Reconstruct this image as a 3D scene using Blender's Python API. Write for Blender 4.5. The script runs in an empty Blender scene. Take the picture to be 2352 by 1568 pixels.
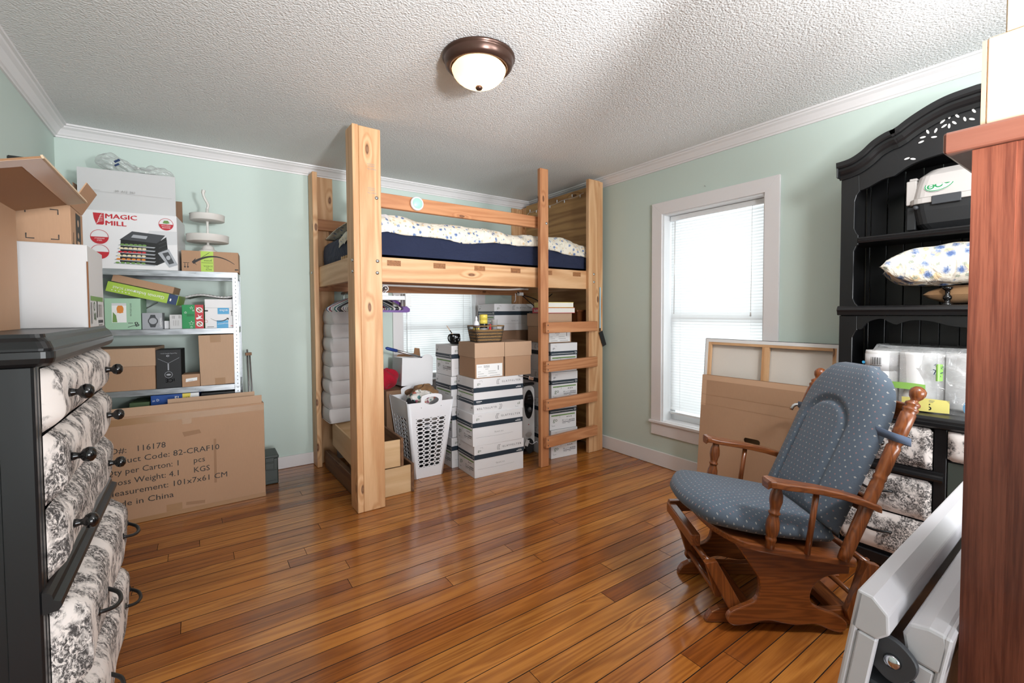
import bpy, math, random
from mathutils import Vector, Matrix, Euler

D = bpy.data
SC = bpy.context.scene
COL = SC.collection
random.seed(7)
PI = math.pi
R = math.radians

# ------------------------------------------------------------------ camera, world, light, exposure
def setup_camera():
    yaw, pit, rol = R(34.888), R(1.8744), R(-0.2954)
    fwd = Vector((math.sin(yaw)*math.cos(pit), math.cos(yaw)*math.cos(pit), -math.sin(pit)))
    right = Vector((math.cos(yaw), -math.sin(yaw), 0))
    up = right.cross(fwd)
    r2 = right*math.cos(rol) + up*math.sin(rol)
    u2 = -right*math.sin(rol) + up*math.cos(rol)
    cd = D.cameras.new('camera'); co = D.objects.new('camera', cd); COL.objects.link(co)
    m = Matrix((r2, u2, -fwd)).transposed().to_4x4(); m.translation = Vector((0, 0, 1.27))
    co.matrix_world = m
    cd.sensor_fit = 'HORIZONTAL'; cd.sensor_width = 36; cd.lens = 1044.46/2352*36
    cd.shift_y = -(784-750.73)/2352
    cd.clip_start = .02
    SC.camera = co
setup_camera()

W = D.worlds.new('daylight'); SC.world = W; W.use_nodes = True
W.node_tree.nodes['Background'].inputs[0].default_value = (.86, .93, 1, 1)
W.node_tree.nodes['Background'].inputs[1].default_value = .85

def area(name, loc, rot, sx, sy, power, color=(1, 1, 1)):
    l = D.lights.new(name, 'AREA'); l.shape = 'RECTANGLE'; l.size = sx; l.size_y = sy
    l.energy = power; l.color = color
    o = D.objects.new(name, l); COL.objects.link(o); o.location = loc; o.rotation_euler = rot
    return o
# added fill panel beyond the opening behind the camera; sky light at both windows
area('fill_behind_camera', (1.35, -5.2, .95), (R(94), 0, 0), 4.2, 2.0, 215, (.95, .98, 1))
area('daylight_right_window', (3.42, 1.92, 1.25), (R(90), 0, R(90)), .8, 1.7, 5.5, (.95, .98, 1))
area('daylight_back_window', (1.98, 4.40, 1.1), (R(90), 0, R(180)), .75, 1.0, 2.0, (.97, 1, .97))
def flash(name, loc, power, size, color):
    l = D.lights.new(name, 'POINT'); l.energy = power; l.shadow_soft_size = size; l.color = color
    o = D.objects.new(name, l); COL.objects.link(o); o.location = loc
# the photographer's flash on a stand to the right of the camera, close under the ceiling
flash('photo_flash', (1.80, -.05, 2.05), 34, .14, (.95, .98, 1))
# added unseen spot behind the camera, aimed up to brighten the ceiling
bl = D.lights.new('ceiling_fill', 'SPOT'); bl.energy = 230; bl.spot_size = R(100); bl.spot_blend = 1; bl.shadow_soft_size = .12; bl.color = (.96, .98, 1)
bo = D.objects.new('ceiling_fill', bl); COL.objects.link(bo); bo.location = (.75, -.75, 1.45)
bo.rotation_euler = (Vector((1.5, 1.75, 2.485))-Vector(bo.location)).to_track_quat('-Z', 'Y').to_euler()

SC.view_settings.view_transform = 'Standard'
SC.view_settings.look = 'None'
SC.view_settings.gamma = 1
SC.view_settings.use_curve_mapping = False
SC.view_settings.exposure = 0.70
SC.cycles.max_bounces = 6
SC.cycles.diffuse_bounces = 3
SC.cycles.glossy_bounces = 3
SC.cycles.transmission_bounces = 4
SC.cycles.transparent_max_bounces = 12
SC.cycles.adaptive_threshold = .05
SC.cycles.caustics_reflective = False
SC.cycles.caustics_refractive = False
SC.cycles.use_denoising = True
SC.cycles.sample_clamp_indirect = 8

# ------------------------------------------------------------------ mesh builder
class MB:
    def __init__(s): s.v = []; s.f = []; s.m = []; s.uv = None; s.sm = []
    def _add(s, vs, fs, mi=0, sm=False):
        b = len(s.v); s.v += [tuple(v) for v in vs]
        s.f += [tuple(b+i for i in f) for f in fs]; s.m += [mi]*len(fs); s.sm += [sm]*len(fs)
        return s
    def box(s, x0, x1, y0, y1, z0, z1, mi=0):
        return s._add([(x0,y0,z0),(x1,y0,z0),(x1,y1,z0),(x0,y1,z0),(x0,y0,z1),(x1,y0,z1),(x1,y1,z1),(x0,y1,z1)],
                      [(0,3,2,1),(4,5,6,7),(0,1,5,4),(1,2,6,5),(2,3,7,6),(3,0,4,7)], mi)
    def prism(s, pts, a, b, axis='y', mi=0, sm=False):
        # pts: 2D polygon; axis 'x': (y,z), 'y': (x,z), 'z': (x,y)
        n = len(pts)
        def P(p, t):
            return (t, p[0], p[1]) if axis == 'x' else (p[0], t, p[1]) if axis == 'y' else (p[0], p[1], t)
        vs = [P(p, a) for p in pts]+[P(p, b) for p in pts]
        area2 = sum(pts[i][0]*pts[(i+1) % n][1]-pts[(i+1) % n][0]*pts[i][1] for i in range(n))
        flip = (area2 > 0) ^ (b < a) ^ (axis == 'y')
        fs = [tuple(range(n))[::-1], tuple(range(n, 2*n))]+[(i, (i+1) % n, n+(i+1) % n, n+i) for i in range(n)]
        if not flip: fs = [f[::-1] for f in fs]
        b0 = len(s.f); s._add(vs, fs, mi)
        if sm:
            for k in range(b0+2, len(s.f)): s.sm[k] = True
        return s
    def lathe(s, prof, n=16, M=None, mi=0, sm=True):
        # prof: list of (r, z); closed caps when r==0
        vs = []; fs = []; M = M or Matrix()
        rings = []
        for r, z in prof:
            if r <= 1e-6:
                rings.append([len(vs)]); vs.append(M @ Vector((0, 0, z)))
            else:
                st = len(vs); rings.append(list(range(st, st+n)))
                for k in range(n):
                    t = 2*PI*k/n; vs.append(M @ Vector((r*math.cos(t), r*math.sin(t), z)))
        for a, b in zip(rings, rings[1:]):
            for k in range(n):
                k2 = (k+1) % n
                if len(a) == 1 and len(b) == 1: continue
                if len(a) == 1: fs.append((a[0], b[k2], b[k]))
                elif len(b) == 1: fs.append((a[k], a[k2], b[0]))
                else: fs.append((a[k], a[k2], b[k2], b[k]))
        if len(rings[0]) > 1: fs.append(tuple(rings[0][::-1]))
        if len(rings[-1]) > 1: fs.append(tuple(rings[-1]))
        return s._add([tuple(v) for v in vs], fs, mi, sm)
    def tube(s, pts, r, n=8, mi=0, cap=True, rs=None):
        pts = [Vector(p) for p in pts]; vs = []; fs = []; m = len(pts)
        prev = None
        for i, p in enumerate(pts):
            t = (pts[min(i+1, m-1)]-pts[max(i-1, 0)])
            t = t.normalized() if t.length > 1e-9 else Vector((0, 0, 1))
            if prev is None:
                a = Vector((0, 0, 1)) if abs(t.z) < .9 else Vector((1, 0, 0))
                x = t.cross(a).normalized()
            else:
                x = (prev - t*prev.dot(t))
                x = x.normalized() if x.length > 1e-6 else t.orthogonal().normalized()
            prev = x; y = t.cross(x)
            rr = rs[i] if rs else r
            for k in range(n):
                q = 2*PI*k/n; vs.append(tuple(p + x*rr*math.cos(q) + y*rr*math.sin(q)))
        for i in range(m-1):
            for k in range(n):
                k2 = (k+1) % n
                fs.append((i*n+k, i*n+k2, (i+1)*n+k2, (i+1)*n+k))
        if cap:
            fs.append(tuple(range(n))[::-1]); fs.append(tuple(range((m-1)*n, m*n)))
        return s._add(vs, fs, mi, True)
    def strip(s, secs, closed=True, cap=True, mi=0, sm=False):
        # loft a list of equal-length 3D sections
        n = len(secs[0]); vs = [p for sec in secs for p in sec]; fs = []
        for i in range(len(secs)-1):
            for k in range(n if closed else n-1):
                k2 = (k+1) % n
                fs.append((i*n+k, i*n+k2, (i+1)*n+k2, (i+1)*n+k))
        if cap and closed:
            fs.append(tuple(range(n))[::-1]); fs.append(tuple(range((len(secs)-1)*n, len(secs)*n)))
        return s._add(vs, fs, mi, sm)
    def grid(s, fn, nu, nv, mi=0, sm=True, cu=False):
        vs = []; fs = []
        for j in range(nv+1):
            for i in range(nu if cu else nu+1):
                vs.append(tuple(fn(i/nu, j/nv)))
        w = nu if cu else nu+1
        for j in range(nv):
            for i in range(nu):
                i2 = (i+1) % w
                fs.append((j*w+i, j*w+i2, (j+1)*w+i2, (j+1)*w+i))
        return s._add(vs, fs, mi, sm)
    def xf(s, M, start=0):
        s.v[start:] = [tuple(M @ Vector(v)) for v in s.v[start:]]
        return s
    def add(s, o):
        b = len(s.v); s.v += o.v; s.f += [tuple(b+i for i in f) for f in o.f]; s.m += o.m; s.sm += o.sm
        return s
    def mesh(s, name, mats):
        me = D.meshes.new(name); me.from_pydata(s.v, [], s.f); me.update()
        for m in (mats if isinstance(mats, (list, tuple)) else [mats]): me.materials.append(m)
        for p, mi, sm in zip(me.polygons, s.m, s.sm): p.material_index = mi; p.use_smooth = sm
        return me

def obj(name, mb, mat, parent=None, loc=(0, 0, 0), rot=(0, 0, 0), bev=0, seg=1, sub=0, fix=False):
    me = mb if isinstance(mb, bpy.types.Mesh) else mb.mesh(name, mat)
    o = D.objects.new(name, me); COL.objects.link(o)
    o.parent = parent; o.location = loc; o.rotation_euler = rot
    if fix:
        import bmesh
        b = bmesh.new(); b.from_mesh(me); bmesh.ops.recalc_face_normals(b, faces=b.faces); b.to_mesh(me); b.free()
    if bev:
        m = o.modifiers.new('bevel', 'BEVEL'); m.width = bev; m.segments = seg; m.limit_method = 'ANGLE'; m.angle_limit = R(40)
        m.harden_normals = False
    if sub:
        m = o.modifiers.new('sub', 'SUBSURF'); m.levels = sub; m.render_levels = sub
    return o
def tag(o, label, cat, group=None, kind=None):
    if label: o['label'] = label
    if cat: o['category'] = cat
    if group: o['group'] = group
    if kind: o['kind'] = kind
    return o
def thing(name, label, cat, loc=(0, 0, 0), rotz=0, group=None):
    o = D.objects.new(name, None); COL.objects.link(o); o.empty_display_size = .05
    o.location = loc; o.rotation_euler = (0, 0, rotz)
    return tag(o, label, cat, group)
def struct(o): o['kind'] = 'structure'; return o
def copy_tree(o, parent=None):
    c = o.copy(); COL.objects.link(c); c.parent = parent
    for ch in list(o.children): copy_tree(ch, c)
    return c
def rrect(x0, x1, y0, y1, r, n=5):
    pts = []
    for cx, cy, a in ((x1-r, y0+r, -90), (x1-r, y1-r, 0), (x0+r, y1-r, 90), (x0+r, y0+r, 180)):
        for k in range(n+1):
            t = R(a+90*k/n); pts.append((cx+r*math.cos(t), cy+r*math.sin(t)))
    return pts
def catmull(pts, n=6, closed=False):
    out = []; m = len(pts)
    rng = range(m) if closed else range(m-1)
    for i in rng:
        p0, p1, p2, p3 = (pts[(i-1) % m], pts[i], pts[(i+1) % m], pts[(i+2) % m]) if closed else \
            (pts[max(i-1, 0)], pts[i], pts[i+1], pts[min(i+2, m-1)])
        for k in range(n):
            t = k/n
            out.append(tuple(.5*((2*b)+(-a+c)*t+(2*a-5*b+4*c-d)*t*t+(-a+3*b-3*c+d)*t**3) for a, b, c, d in zip(p0, p1, p2, p3)))
    if not closed: out.append(tuple(pts[-1]))
    return out

# ------------------------------------------------------------------ flat print (lettering, logos) on faces
_tc = {}
def text_geo(body, bold=0.0):
    k = (body, bold)
    if k not in _tc:
        cu = D.curves.new('txt', 'FONT'); cu.body = body; cu.size = 1; cu.resolution_u = 2; cu.offset = bold
        o = D.objects.new('txt', cu); COL.objects.link(o)
        dg = bpy.context.evaluated_depsgraph_get()
        me = o.evaluated_get(dg).to_mesh()
        vs = [(v.co.x, v.co.y) for v in me.vertices]; fs = [tuple(p.vertices) for p in me.polygons]
        o.evaluated_get(dg).to_mesh_clear(); D.objects.remove(o); D.curves.remove(cu)
        x0 = min((v[0] for v in vs), default=0); x1 = max((v[0] for v in vs), default=1)
        y0 = min((v[1] for v in vs), default=0); y1 = max((v[1] for v in vs), default=1)
        _tc[k] = (vs, fs, x0, x1, y0, y1)
    return _tc[k]
class P2:
    def __init__(s): s.b = MB(); s.z = 0.0
    def _z(s): s.z += .00004; return s.z
    def rect(s, u0, v0, u1, v1, mi=0):
        z = s._z(); s.b._add([(u0,v0,z),(u1,v0,z),(u1,v1,z),(u0,v1,z)], [(0,1,2,3)], mi); return s
    def poly(s, pts, mi=0):
        z = s._z(); a = sum(p[0]*q[1]-q[0]*p[1] for p, q in zip(pts, pts[1:]+pts[:1]))
        if a < 0: pts = pts[::-1]
        s.b._add([(p[0], p[1], z) for p in pts], [tuple(range(len(pts)))], mi); return s
    def disc(s, u, v, r, mi=0, ry=None, n=20, rot=0):
        ry = ry or r; c, q = math.cos(rot), math.sin(rot)
        return s.poly([(u+r*math.cos(2*PI*k/n)*c-ry*math.sin(2*PI*k/n)*q, v+r*math.cos(2*PI*k/n)*q+ry*math.sin(2*PI*k/n)*c) for k in range(n)], mi)
    def line(s, pts, w, mi=0):
        z = s._z(); L = []; Rr = []
        for i, p in enumerate(pts):
            a = pts[max(i-1, 0)]; b = pts[min(i+1, len(pts)-1)]
            dx, dy = b[0]-a[0], b[1]-a[1]; d = math.hypot(dx, dy) or 1
            ww = w[i] if isinstance(w, (list, tuple)) else w
            L.append((p[0]-dy/d*ww/2, p[1]+dx/d*ww/2, z)); Rr.append((p[0]+dy/d*ww/2, p[1]-dx/d*ww/2, z))
        n = len(pts); s.b._add(Rr+L, [(i, i+1, n+i+1, n+i) for i in range(n-1)], mi); return s
    def ring(s, u, v, r, w, mi=0, a0=0, a1=360, n=24):
        return s.line([(u+r*math.cos(R(a0+(a1-a0)*k/n)), v+r*math.sin(R(a0+(a1-a0)*k/n))) for k in range(n+1)], w, mi)
    def text(s, body, u, v, h, mi=0, w=None, rot=0, al='l', bold=0.0, sx=1):
        # h: cap height; w: fit to width; (u, v): baseline left / centre
        vs, fs, x0, x1, y0, y1 = text_geo(body, bold)
        ky = h/.69; kx = ky*sx
        if w: kx = w/max(x1-x0, 1e-6)
        off = {'l': x0, 'c': (x0+x1)/2, 'r': x1}[al]
        c, q = math.cos(R(rot)), math.sin(R(rot)); z = s._z()
        s.b._add([(u+((x-off)*kx)*c-(y*ky)*q, v+((x-off)*kx)*q+(y*ky)*c, z) for x, y in vs], fs, mi); return s
    def put(s, name, mats, parent, face, Wd=0, Dp=0, H=0, off=.0006):
        # face frames of a box with its corner at the origin
        F = {'F': lambda u, v, w: (u, -w, v), 'B': lambda u, v, w: (Wd-u, Dp+w, v),
             'L': lambda u, v, w: (-w, Dp-u, v), 'R': lambda u, v, w: (Wd+w, u, v), 'T': lambda u, v, w: (u, v, H+w)}[face]
        s.b.v = [F(x, y, z+off) for x, y, z in s.b.v]
        return obj(name, s.b, mats, parent)
# ------------------------------------------------------------------ materials
def srgb(r, g, b):
    f = lambda c: (c/255/12.92 if c/255 <= .04045 else ((c/255+.055)/1.055)**2.4)
    return (f(r), f(g), f(b), 1)
class NT:
    def __init__(s, name):
        s.mat = D.materials.new(name); s.mat.use_nodes = True
        s.t = s.mat.node_tree; s.t.nodes.clear()
        s.out = s.t.nodes.new('ShaderNodeOutputMaterial')
        s.bs = s.t.nodes.new('ShaderNodeBsdfPrincipled'); s.t.links.new(s.bs.outputs[0], s.out.inputs[0])
    def n(s, typ, ins=None, **at):
        nd = s.t.nodes.new('ShaderNode'+typ)
        for k, v in at.items(): setattr(nd, k, v)
        for k, v in (ins or {}).items(): s.set(nd.inputs[k], v)
        return nd
    def set(s, sock, v):
        if isinstance(v, bpy.types.NodeSocket): s.t.links.new(v, sock)
        elif isinstance(v, bpy.types.Node): s.t.links.new(v.outputs[0], sock)
        else: sock.default_value = v
    def b(s, **k):
        for kk, v in k.items(): s.set(s.bs.inputs[kk.replace('_', ' ')], v)
        return s
    def math(s, op, a, b=0.0, c=None):
        nd = s.n('Math', {0: a, 1: b}, operation=op)
        if c is not None: s.set(nd.inputs[2], c)
        return nd.outputs[0]
    def ramp(s, fac, stops, interp='LINEAR'):
        nd = s.n('ValToRGB', {0: fac}); cr = nd.color_ramp; cr.interpolation = interp
        while len(cr.elements) < len(stops): cr.elements.new(.5)
        for e, (p, c) in zip(cr.elements, stops): e.position = p; e.color = c
        return nd.outputs[0]
    def mix(s, fac, a, b, blend='MIX'):
        nd = s.n('Mix', data_type='RGBA', blend_type=blend)
        s.set(nd.inputs[0], fac); s.set(nd.inputs[6], a); s.set(nd.inputs[7], b)
        return nd.outputs[2]
    def coord(s, scale=(1, 1, 1), which='Object', rnd=0.0, rot=(0, 0, 0)):
        if which == 'World': v = s.n('NewGeometry').outputs['Position']
        else: v = s.n('TexCoord').outputs[which]
        if rnd:
            r = s.n('ObjectInfo').outputs['Random']
            sh = s.n('VectorMath', {0: (rnd, rnd*1.7, rnd*.6), 'Scale': r}, operation='SCALE').outputs[0]
            v = s.n('VectorMath', {0: v, 1: sh}, operation='ADD').outputs[0]
        return s.n('Mapping', {'Vector': v, 'Scale': scale, 'Rotation': rot}).outputs[0]
    def noise(s, vec, scale, detail=3, rough=.5, dist=0.0):
        return s.n('TexNoise', {'Vector': vec, 'Scale': scale, 'Detail': detail, 'Roughness': rough, 'Distortion': dist}).outputs[0]
    def bump(s, h, strength=.3, dist=.002):
        s.set(s.bs.inputs['Normal'], s.n('Bump', {'Height': h, 'Strength': strength, 'Distance': dist}).outputs[0]); return s
def flat(name, c, rough=.5, metal=0, var=0.0, bump=0.0, bscale=200, spec=None, coat=0):
    t = NT(name); col = c
    if var:
        nz = t.noise(t.coord(rnd=5), 6, 4)
        col = t.mix(nz, tuple(x*(1-var) for x in c[:3])+(1,), tuple(min(1, x*(1+var)) for x in c[:3])+(1,))
    t.b(Base_Color=col, Roughness=rough, Metallic=metal)
    if spec is not None: t.b(Specular_IOR_Level=spec)
    if coat: t.b(Coat_Weight=coat, Coat_Roughness=.1)
    if bump: t.bump(t.noise(t.coord(), bscale, 3), bump, .001)
    return t.mat
def emis(name, c, strength):
    t = NT(name); t.b(Base_Color=c, Emission_Color=c, Emission_Strength=strength); return t.mat
def wood(name, c1, c2, axis='z', scale=1.0, rough=.5, rings=26, knots=0, coat=0, which='Object', bump=.12, tone=.12, dark=None, rnd=7):
    t = NT(name); g = .07
    sc = {'x': (g, 1, 1), 'y': (1, g, 1), 'z': (1, 1, g)}[axis]
    v = t.coord(tuple(k*scale for k in sc), which, rnd)
    n1 = t.noise(v, 5.5, 2, .45)
    kn = None
    if knots:
        ks = {'x': (.35, 1, 1), 'y': (1, .35, 1), 'z': (1, 1, .35)}[axis]
        kv = t.coord(tuple(k*scale for k in ks), which, rnd)
        sx = t.n('SeparateXYZ', {0: kv}); q = {'x': (1, 2, 0), 'y': (0, 2, 1), 'z': (0, 1, 2)}[axis]
        kv = t.n('CombineXYZ', {0: t.math('ADD', sx.outputs[q[0]], sx.outputs[q[1]]), 1: sx.outputs[q[2]]}).outputs[0]
        vo = t.n('TexVoronoi', {'Vector': kv, 'Scale': 6.2, 'Randomness': .9}, voronoi_dimensions='2D')
        keep = t.math('GREATER_THAN', t.n('SeparateColor', {0: vo.outputs['Color']}).outputs[0], 1-knots)
        kd = t.math('MULTIPLY', t.math('SUBTRACT', .24, t.math('ADD', vo.outputs['Distance'], t.math('MULTIPLY', t.math('SUBTRACT', t.noise(kv, 30, 2), .5), .05))), keep)
        kd = t.math('MAXIMUM', kd, 0.0)          # 0..0.24 near a knot
        n1 = t.math('ADD', n1, t.math('MULTIPLY', kd, .75))
        kn = t.ramp(t.math('MULTIPLY', kd, 4.1), [(.66, (0, 0, 0, 1)), (.74, (.6, .6, .6, 1)), (.80, (.95, .95, .95, 1)), (.90, (.7, .7, .7, 1))])
    s1 = t.math('SINE', t.math('MULTIPLY', n1, rings*2.2))
    s1 = t.math('MULTIPLY_ADD', s1, .5, .5)
    fib = t.noise(t.coord(tuple((k if k == g else 1)*scale for k in sc), which, rnd), 150, 2, .6)
    f = t.math('ADD', t.math('MULTIPLY', s1, .62), t.math('MULTIPLY', fib, .45))
    col = t.mix(t.math('SUBTRACT', f, .05), c1, c2)
    big = t.noise(v, 1.7, 2)
    rn = t.n('ObjectInfo').outputs['Random']
    tn = t.math('ADD', t.math('MULTIPLY', t.math('SUBTRACT', big, .5), tone*2.0), t.math('MULTIPLY', t.math('SUBTRACT', rn, .5), tone*1.6))
    col = t.n('HueSaturation', {'Color': col, 'Value': t.math('ADD', 1.0, tn)}).outputs[0]
    if kn is not None: col = t.mix(kn, col, dark or srgb(92, 50, 26))
    t.b(Base_Color=col, Roughness=rough)
    if coat: t.b(Coat_Weight=coat, Coat_Roughness=.12)
    if bump: t.bump(f, bump, .0012)
    return t.mat
def kraft(name, c, var=.06):
    t = NT(name)
    v = t.coord(rnd=4)
    n1 = t.noise(v, 3, 3); n2 = t.noise(t.coord((1, 1, .12), rnd=3), 260, 2)
    f = t.math('ADD', t.math('MULTIPLY', n1, .7), t.math('MULTIPLY', n2, .4))
    t.b(Base_Color=t.mix(f, tuple(x*(1-var*2) for x in c[:3])+(1,), tuple(min(1, x*(1+var*1.6)) for x in c[:3])+(1,)), Roughness=.72, Specular_IOR_Level=.25)
    t.bump(n2, .05, .0008)
    return t.mat

M = {}
def build_mats():
    # walls and ceiling
    t = NT('mint_wall_paint'); n = t.noise(t.coord(which='World'), 1.2, 3); n2 = t.noise(t.coord(which='World'), 120, 3)
    t.b(Base_Color=t.mix(n, srgb(202, 217, 208), srgb(207, 221, 213)), Roughness=.55).bump(n2, .06, .001); M['wall'] = t.mat
    t = NT('popcorn_ceiling'); v = t.coord(which='World')
    vo = t.n('TexVoronoi', {'Vector': v, 'Scale': 125.0}, feature='SMOOTH_F1').outputs['Distance']
    nn = t.noise(v, 90, 3, .6)
    h = t.math('ADD', t.math('MULTIPLY', t.math('SUBTRACT', 1.0, vo), .8), nn)
    t.b(Base_Color=srgb(232, 231, 230), Roughness=.85).bump(h, .8, .0048); M['ceiling'] = t.mat
    M['trim'] = flat('white_trim_paint', srgb(233, 229, 229), .42, bump=.03, bscale=60)
    M['white_vinyl'] = flat('white_window_vinyl', srgb(238, 239, 240), .35)
    # floor planks: heart pine with amber varnish
    t = NT('pine_floor_varnish'); rn = t.n('ObjectInfo').outputs['Random']
    v = t.coord((.05, 1, 1), 'World', 9); vk = t.coord((.28, 1, 1), 'World', 9)
    n1 = t.noise(v, 11, 2, .5, .3)
    vo = t.n('TexVoronoi', {'Vector': vk, 'Scale': 4.2})
    keep = t.math('GREATER_THAN', t.n('SeparateColor', {0: vo.outputs['Color']}).outputs[0], .80)
    kd = t.math('MAXIMUM', t.math('MULTIPLY', t.math('SUBTRACT', .22, vo.outputs['Distance']), keep), 0.0)
    n1 = t.math('ADD', n1, t.math('MULTIPLY', kd, 1.3))
    s1 = t.math('MULTIPLY_ADD', t.math('SINE', t.math('MULTIPLY', n1, 62)), .5, .5)
    fib = t.noise(t.coord((.03, 1, 1), 'World', 9), 230, 2, .6)
    f = t.math('ADD', t.math('MULTIPLY', s1, .42), t.math('MULTIPLY', fib, .55))
    base = t.ramp(rn, [(0, srgb(156, 84, 31)), (.22, srgb(192, 116, 46)), (.62, srgb(216, 144, 66)), (1, srgb(178, 102, 41))])
    darkc = t.ramp(rn, [(0, srgb(104, 50, 20)), (.5, srgb(150, 84, 34)), (1, srgb(116, 58, 24))])
    col = t.mix(f, base, darkc)
    blot = t.ramp(t.noise(t.coord((.3, 1, 1), 'World'), 3.2, 4, .6), [(.33, (.58, .52, .46, 1)), (.58, (1, 1, 1, 1))])
    col = t.mix(.75, col, blot, 'MULTIPLY')
    strk = t.ramp(t.noise(t.coord((.09, 1, 1), 'World', 9), 9, 3, .55), [(.60, (0, 0, 0, 1)), (.74, (1, 1, 1, 1))])
    col = t.mix(t.math('MULTIPLY', strk, .7), col, srgb(88, 38, 16))
    kn = t.ramp(t.math('MULTIPLY', kd, 4.5), [(.74, (0, 0, 0, 1)), (.86, (1, 1, 1, 1))])
    col = t.mix(kn, col, srgb(40, 18, 9))
    wear = t.noise(t.coord(which='World'), 9, 5, .7)
    t.b(Base_Color=col, Roughness=t.math('MULTIPLY_ADD', wear, .22, .10), Coat_Weight=.35, Coat_Roughness=.09)
    t.bump(t.math('ADD', f, t.noise(t.coord(which='World'), 14, 2)), .09, .0015); M['floor'] = t.mat
    M['subfloor'] = flat('dark_subfloor', srgb(46, 24, 14), .9)
    # woods
    for ax in 'xyz':
        M['pine_'+ax] = wood('knotty_pine_'+ax, srgb(229, 186, 141), srgb(196, 140, 92), ax, 1.0, .5, 26, .30, tone=.07, dark=srgb(104, 58, 32))
        M['fir_'+ax] = wood('fir_'+ax, srgb(206, 146, 101), srgb(176, 112, 70), ax, 1.3, .5, 30, .12, tone=.07, dark=srgb(96, 52, 28))
        M['oak_'+ax] = wood('stained_oak_'+ax, srgb(150, 84, 40), srgb(104, 52, 23), ax, 4.0, .30, 26, 0, coat=.5, tone=.06)
        M['bare_'+ax] = wood('bare_plywood_'+ax, srgb(226, 192, 150), srgb(207, 168, 122), ax, 1.0, .6, 14, 0, tone=.05)
    M['ply'] = wood('aged_plywood', srgb(200, 156, 100), srgb(142, 98, 54), 'y', 1.0, .55, 22, .16, tone=.05, dark=srgb(90, 56, 28))
    M['joist'] = wood('end_grain', srgb(168, 112, 66), srgb(128, 80, 44), 'y', 3, .6, 30, 0)
    M['brownwood_z'] = wood('brown_stained_wood', srgb(118, 66, 32), srgb(84, 44, 22), 'z', 1.5, .4, 20, 0)
    M['oldwood_y'] = wood('weathered_lumber', srgb(130, 92, 62), srgb(94, 62, 40), 'y', 1.2, .65, 22, .2)
    t = NT('mahogany_laminate'); v = t.coord((1, 1, .05), rnd=3)
    n1 = t.noise(v, 13, 6, .68, .5); fib = t.noise(t.coord((1, 1, .03)), 190, 4, .7)
    f = t.math('ADD', t.math('MULTIPLY', n1, .9), t.math('MULTIPLY', fib, .5))
    t.b(Base_Color=t.ramp(f, [(.48, srgb(48, 20, 14)), (.66, srgb(94, 45, 31)), (.80, srgb(124, 68, 49))]), Roughness=.36, Coat_Weight=.15); M['mahogany'] = t.mat
    # black paint, worn
    t = NT('worn_black_paint'); v = t.coord(rnd=3)
    n1 = t.noise(v, 26, 6, .7); ch = t.ramp(n1, [(.735, (0, 0, 0, 1)), (.75, (1, 1, 1, 1))])
    gr = t.noise(t.coord((1, 1, .1)), 60, 3)
    t.b(Base_Color=t.mix(ch, t.mix(t.noise(v, 4, 3), srgb(13, 13, 14), srgb(25, 25, 27)), srgb(150, 120, 98)), Roughness=.34).bump(gr, .12, .001); M['black'] = t.mat
    M['black_plain'] = flat('satin_black', srgb(22, 22, 23), .35)
    M['black_gloss'] = flat('gloss_black', srgb(13, 13, 14), .12, spec=.6)
    M['black_matte'] = flat('matte_black_plastic', srgb(28, 29, 31), .55, bump=.1, bscale=300)
    M['dark_grey'] = flat('dark_grey_plastic', srgb(62, 64, 68), .5)
    M['bronze'] = flat('oil_rubbed_bronze', srgb(80, 57, 48), .28, .6)
    M['chrome'] = flat('chrome', srgb(205, 207, 210), .12, 1)
    t = NT('galvanised_steel'); n = t.noise(t.coord((.2, 1, 1), rnd=2), 60, 4)
    t.b(Base_Color=t.mix(n, srgb(150, 154, 158), srgb(205, 208, 212)), Metallic=.85, Roughness=t.math('MULTIPLY_ADD', n, .3, .18)); M['galv'] = t.mat
    M['alu'] = flat('brushed_aluminium', srgb(186, 186, 188), .3, .9)
    # card
    M['kraft'] = kraft('kraft_card', srgb(179, 142, 113))
    M['kraft_lt'] = kraft('kraft_light', srgb(189, 156, 129))
    M['kraft_dk'] = kraft('kraft_dark', srgb(142, 110, 86))
    M['kraft_in'] = kraft('kraft_inside', srgb(160, 120, 88))
    M['pale_card'] = kraft('pale_card', srgb(206, 182, 154), .03)
    M['tape'] = flat('brown_packing_tape', srgb(164, 126, 90), .25)
    M['cleartape'] = flat('glossy_tape', srgb(206, 168, 138), .15)
    M['wcard'] = flat('white_card', srgb(233, 231, 232), .5, var=.02)
    M['gcard'] = flat('grey_white_card', srgb(206, 205, 205), .55, var=.03)
    M['cut'] = flat('cut_card_edge', srgb(128, 84, 52), .8)
    M['navy'] = flat('navy_print', srgb(38, 52, 64), .45)
    M['ink'] = flat('black_ink', srgb(40, 38, 38), .6)
    M['ink_soft'] = flat('grey_ink', srgb(150, 148, 146), .6)
    M['logo_green'] = flat('dark_green_ink', srgb(84, 104, 70), .6)
    M['bar_green'] = flat('green_ink', srgb(112, 150, 80), .6)
    M['lime'] = flat('lime_card', srgb(168, 200, 76), .35); M['wrap_green'] = flat('green_wrapper', srgb(150, 200, 100), .3); M['wrap_yellow'] = flat('pale_yellow_wrapper', srgb(232, 220, 130), .3)
    M['limetape'] = flat('lime_tape', srgb(178, 208, 84), .3)
    M['mint'] = flat('mint_card', srgb(164, 200, 172), .5)
    M['red'] = flat('red_print', srgb(194, 40, 52), .4)
    M['green'] = flat('green_card', srgb(28, 142, 78), .35)
    M['blue'] = flat('blue_card', srgb(40, 78, 148), .35)
    M['sky'] = flat('light_blue_tape', srgb(66, 158, 206), .3)
    M['dnavy'] = flat('dark_blue_print', srgb(48, 66, 104), .3)
    M['yellow'] = flat('yellow_print', srgb(232, 210, 92), .35)
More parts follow.
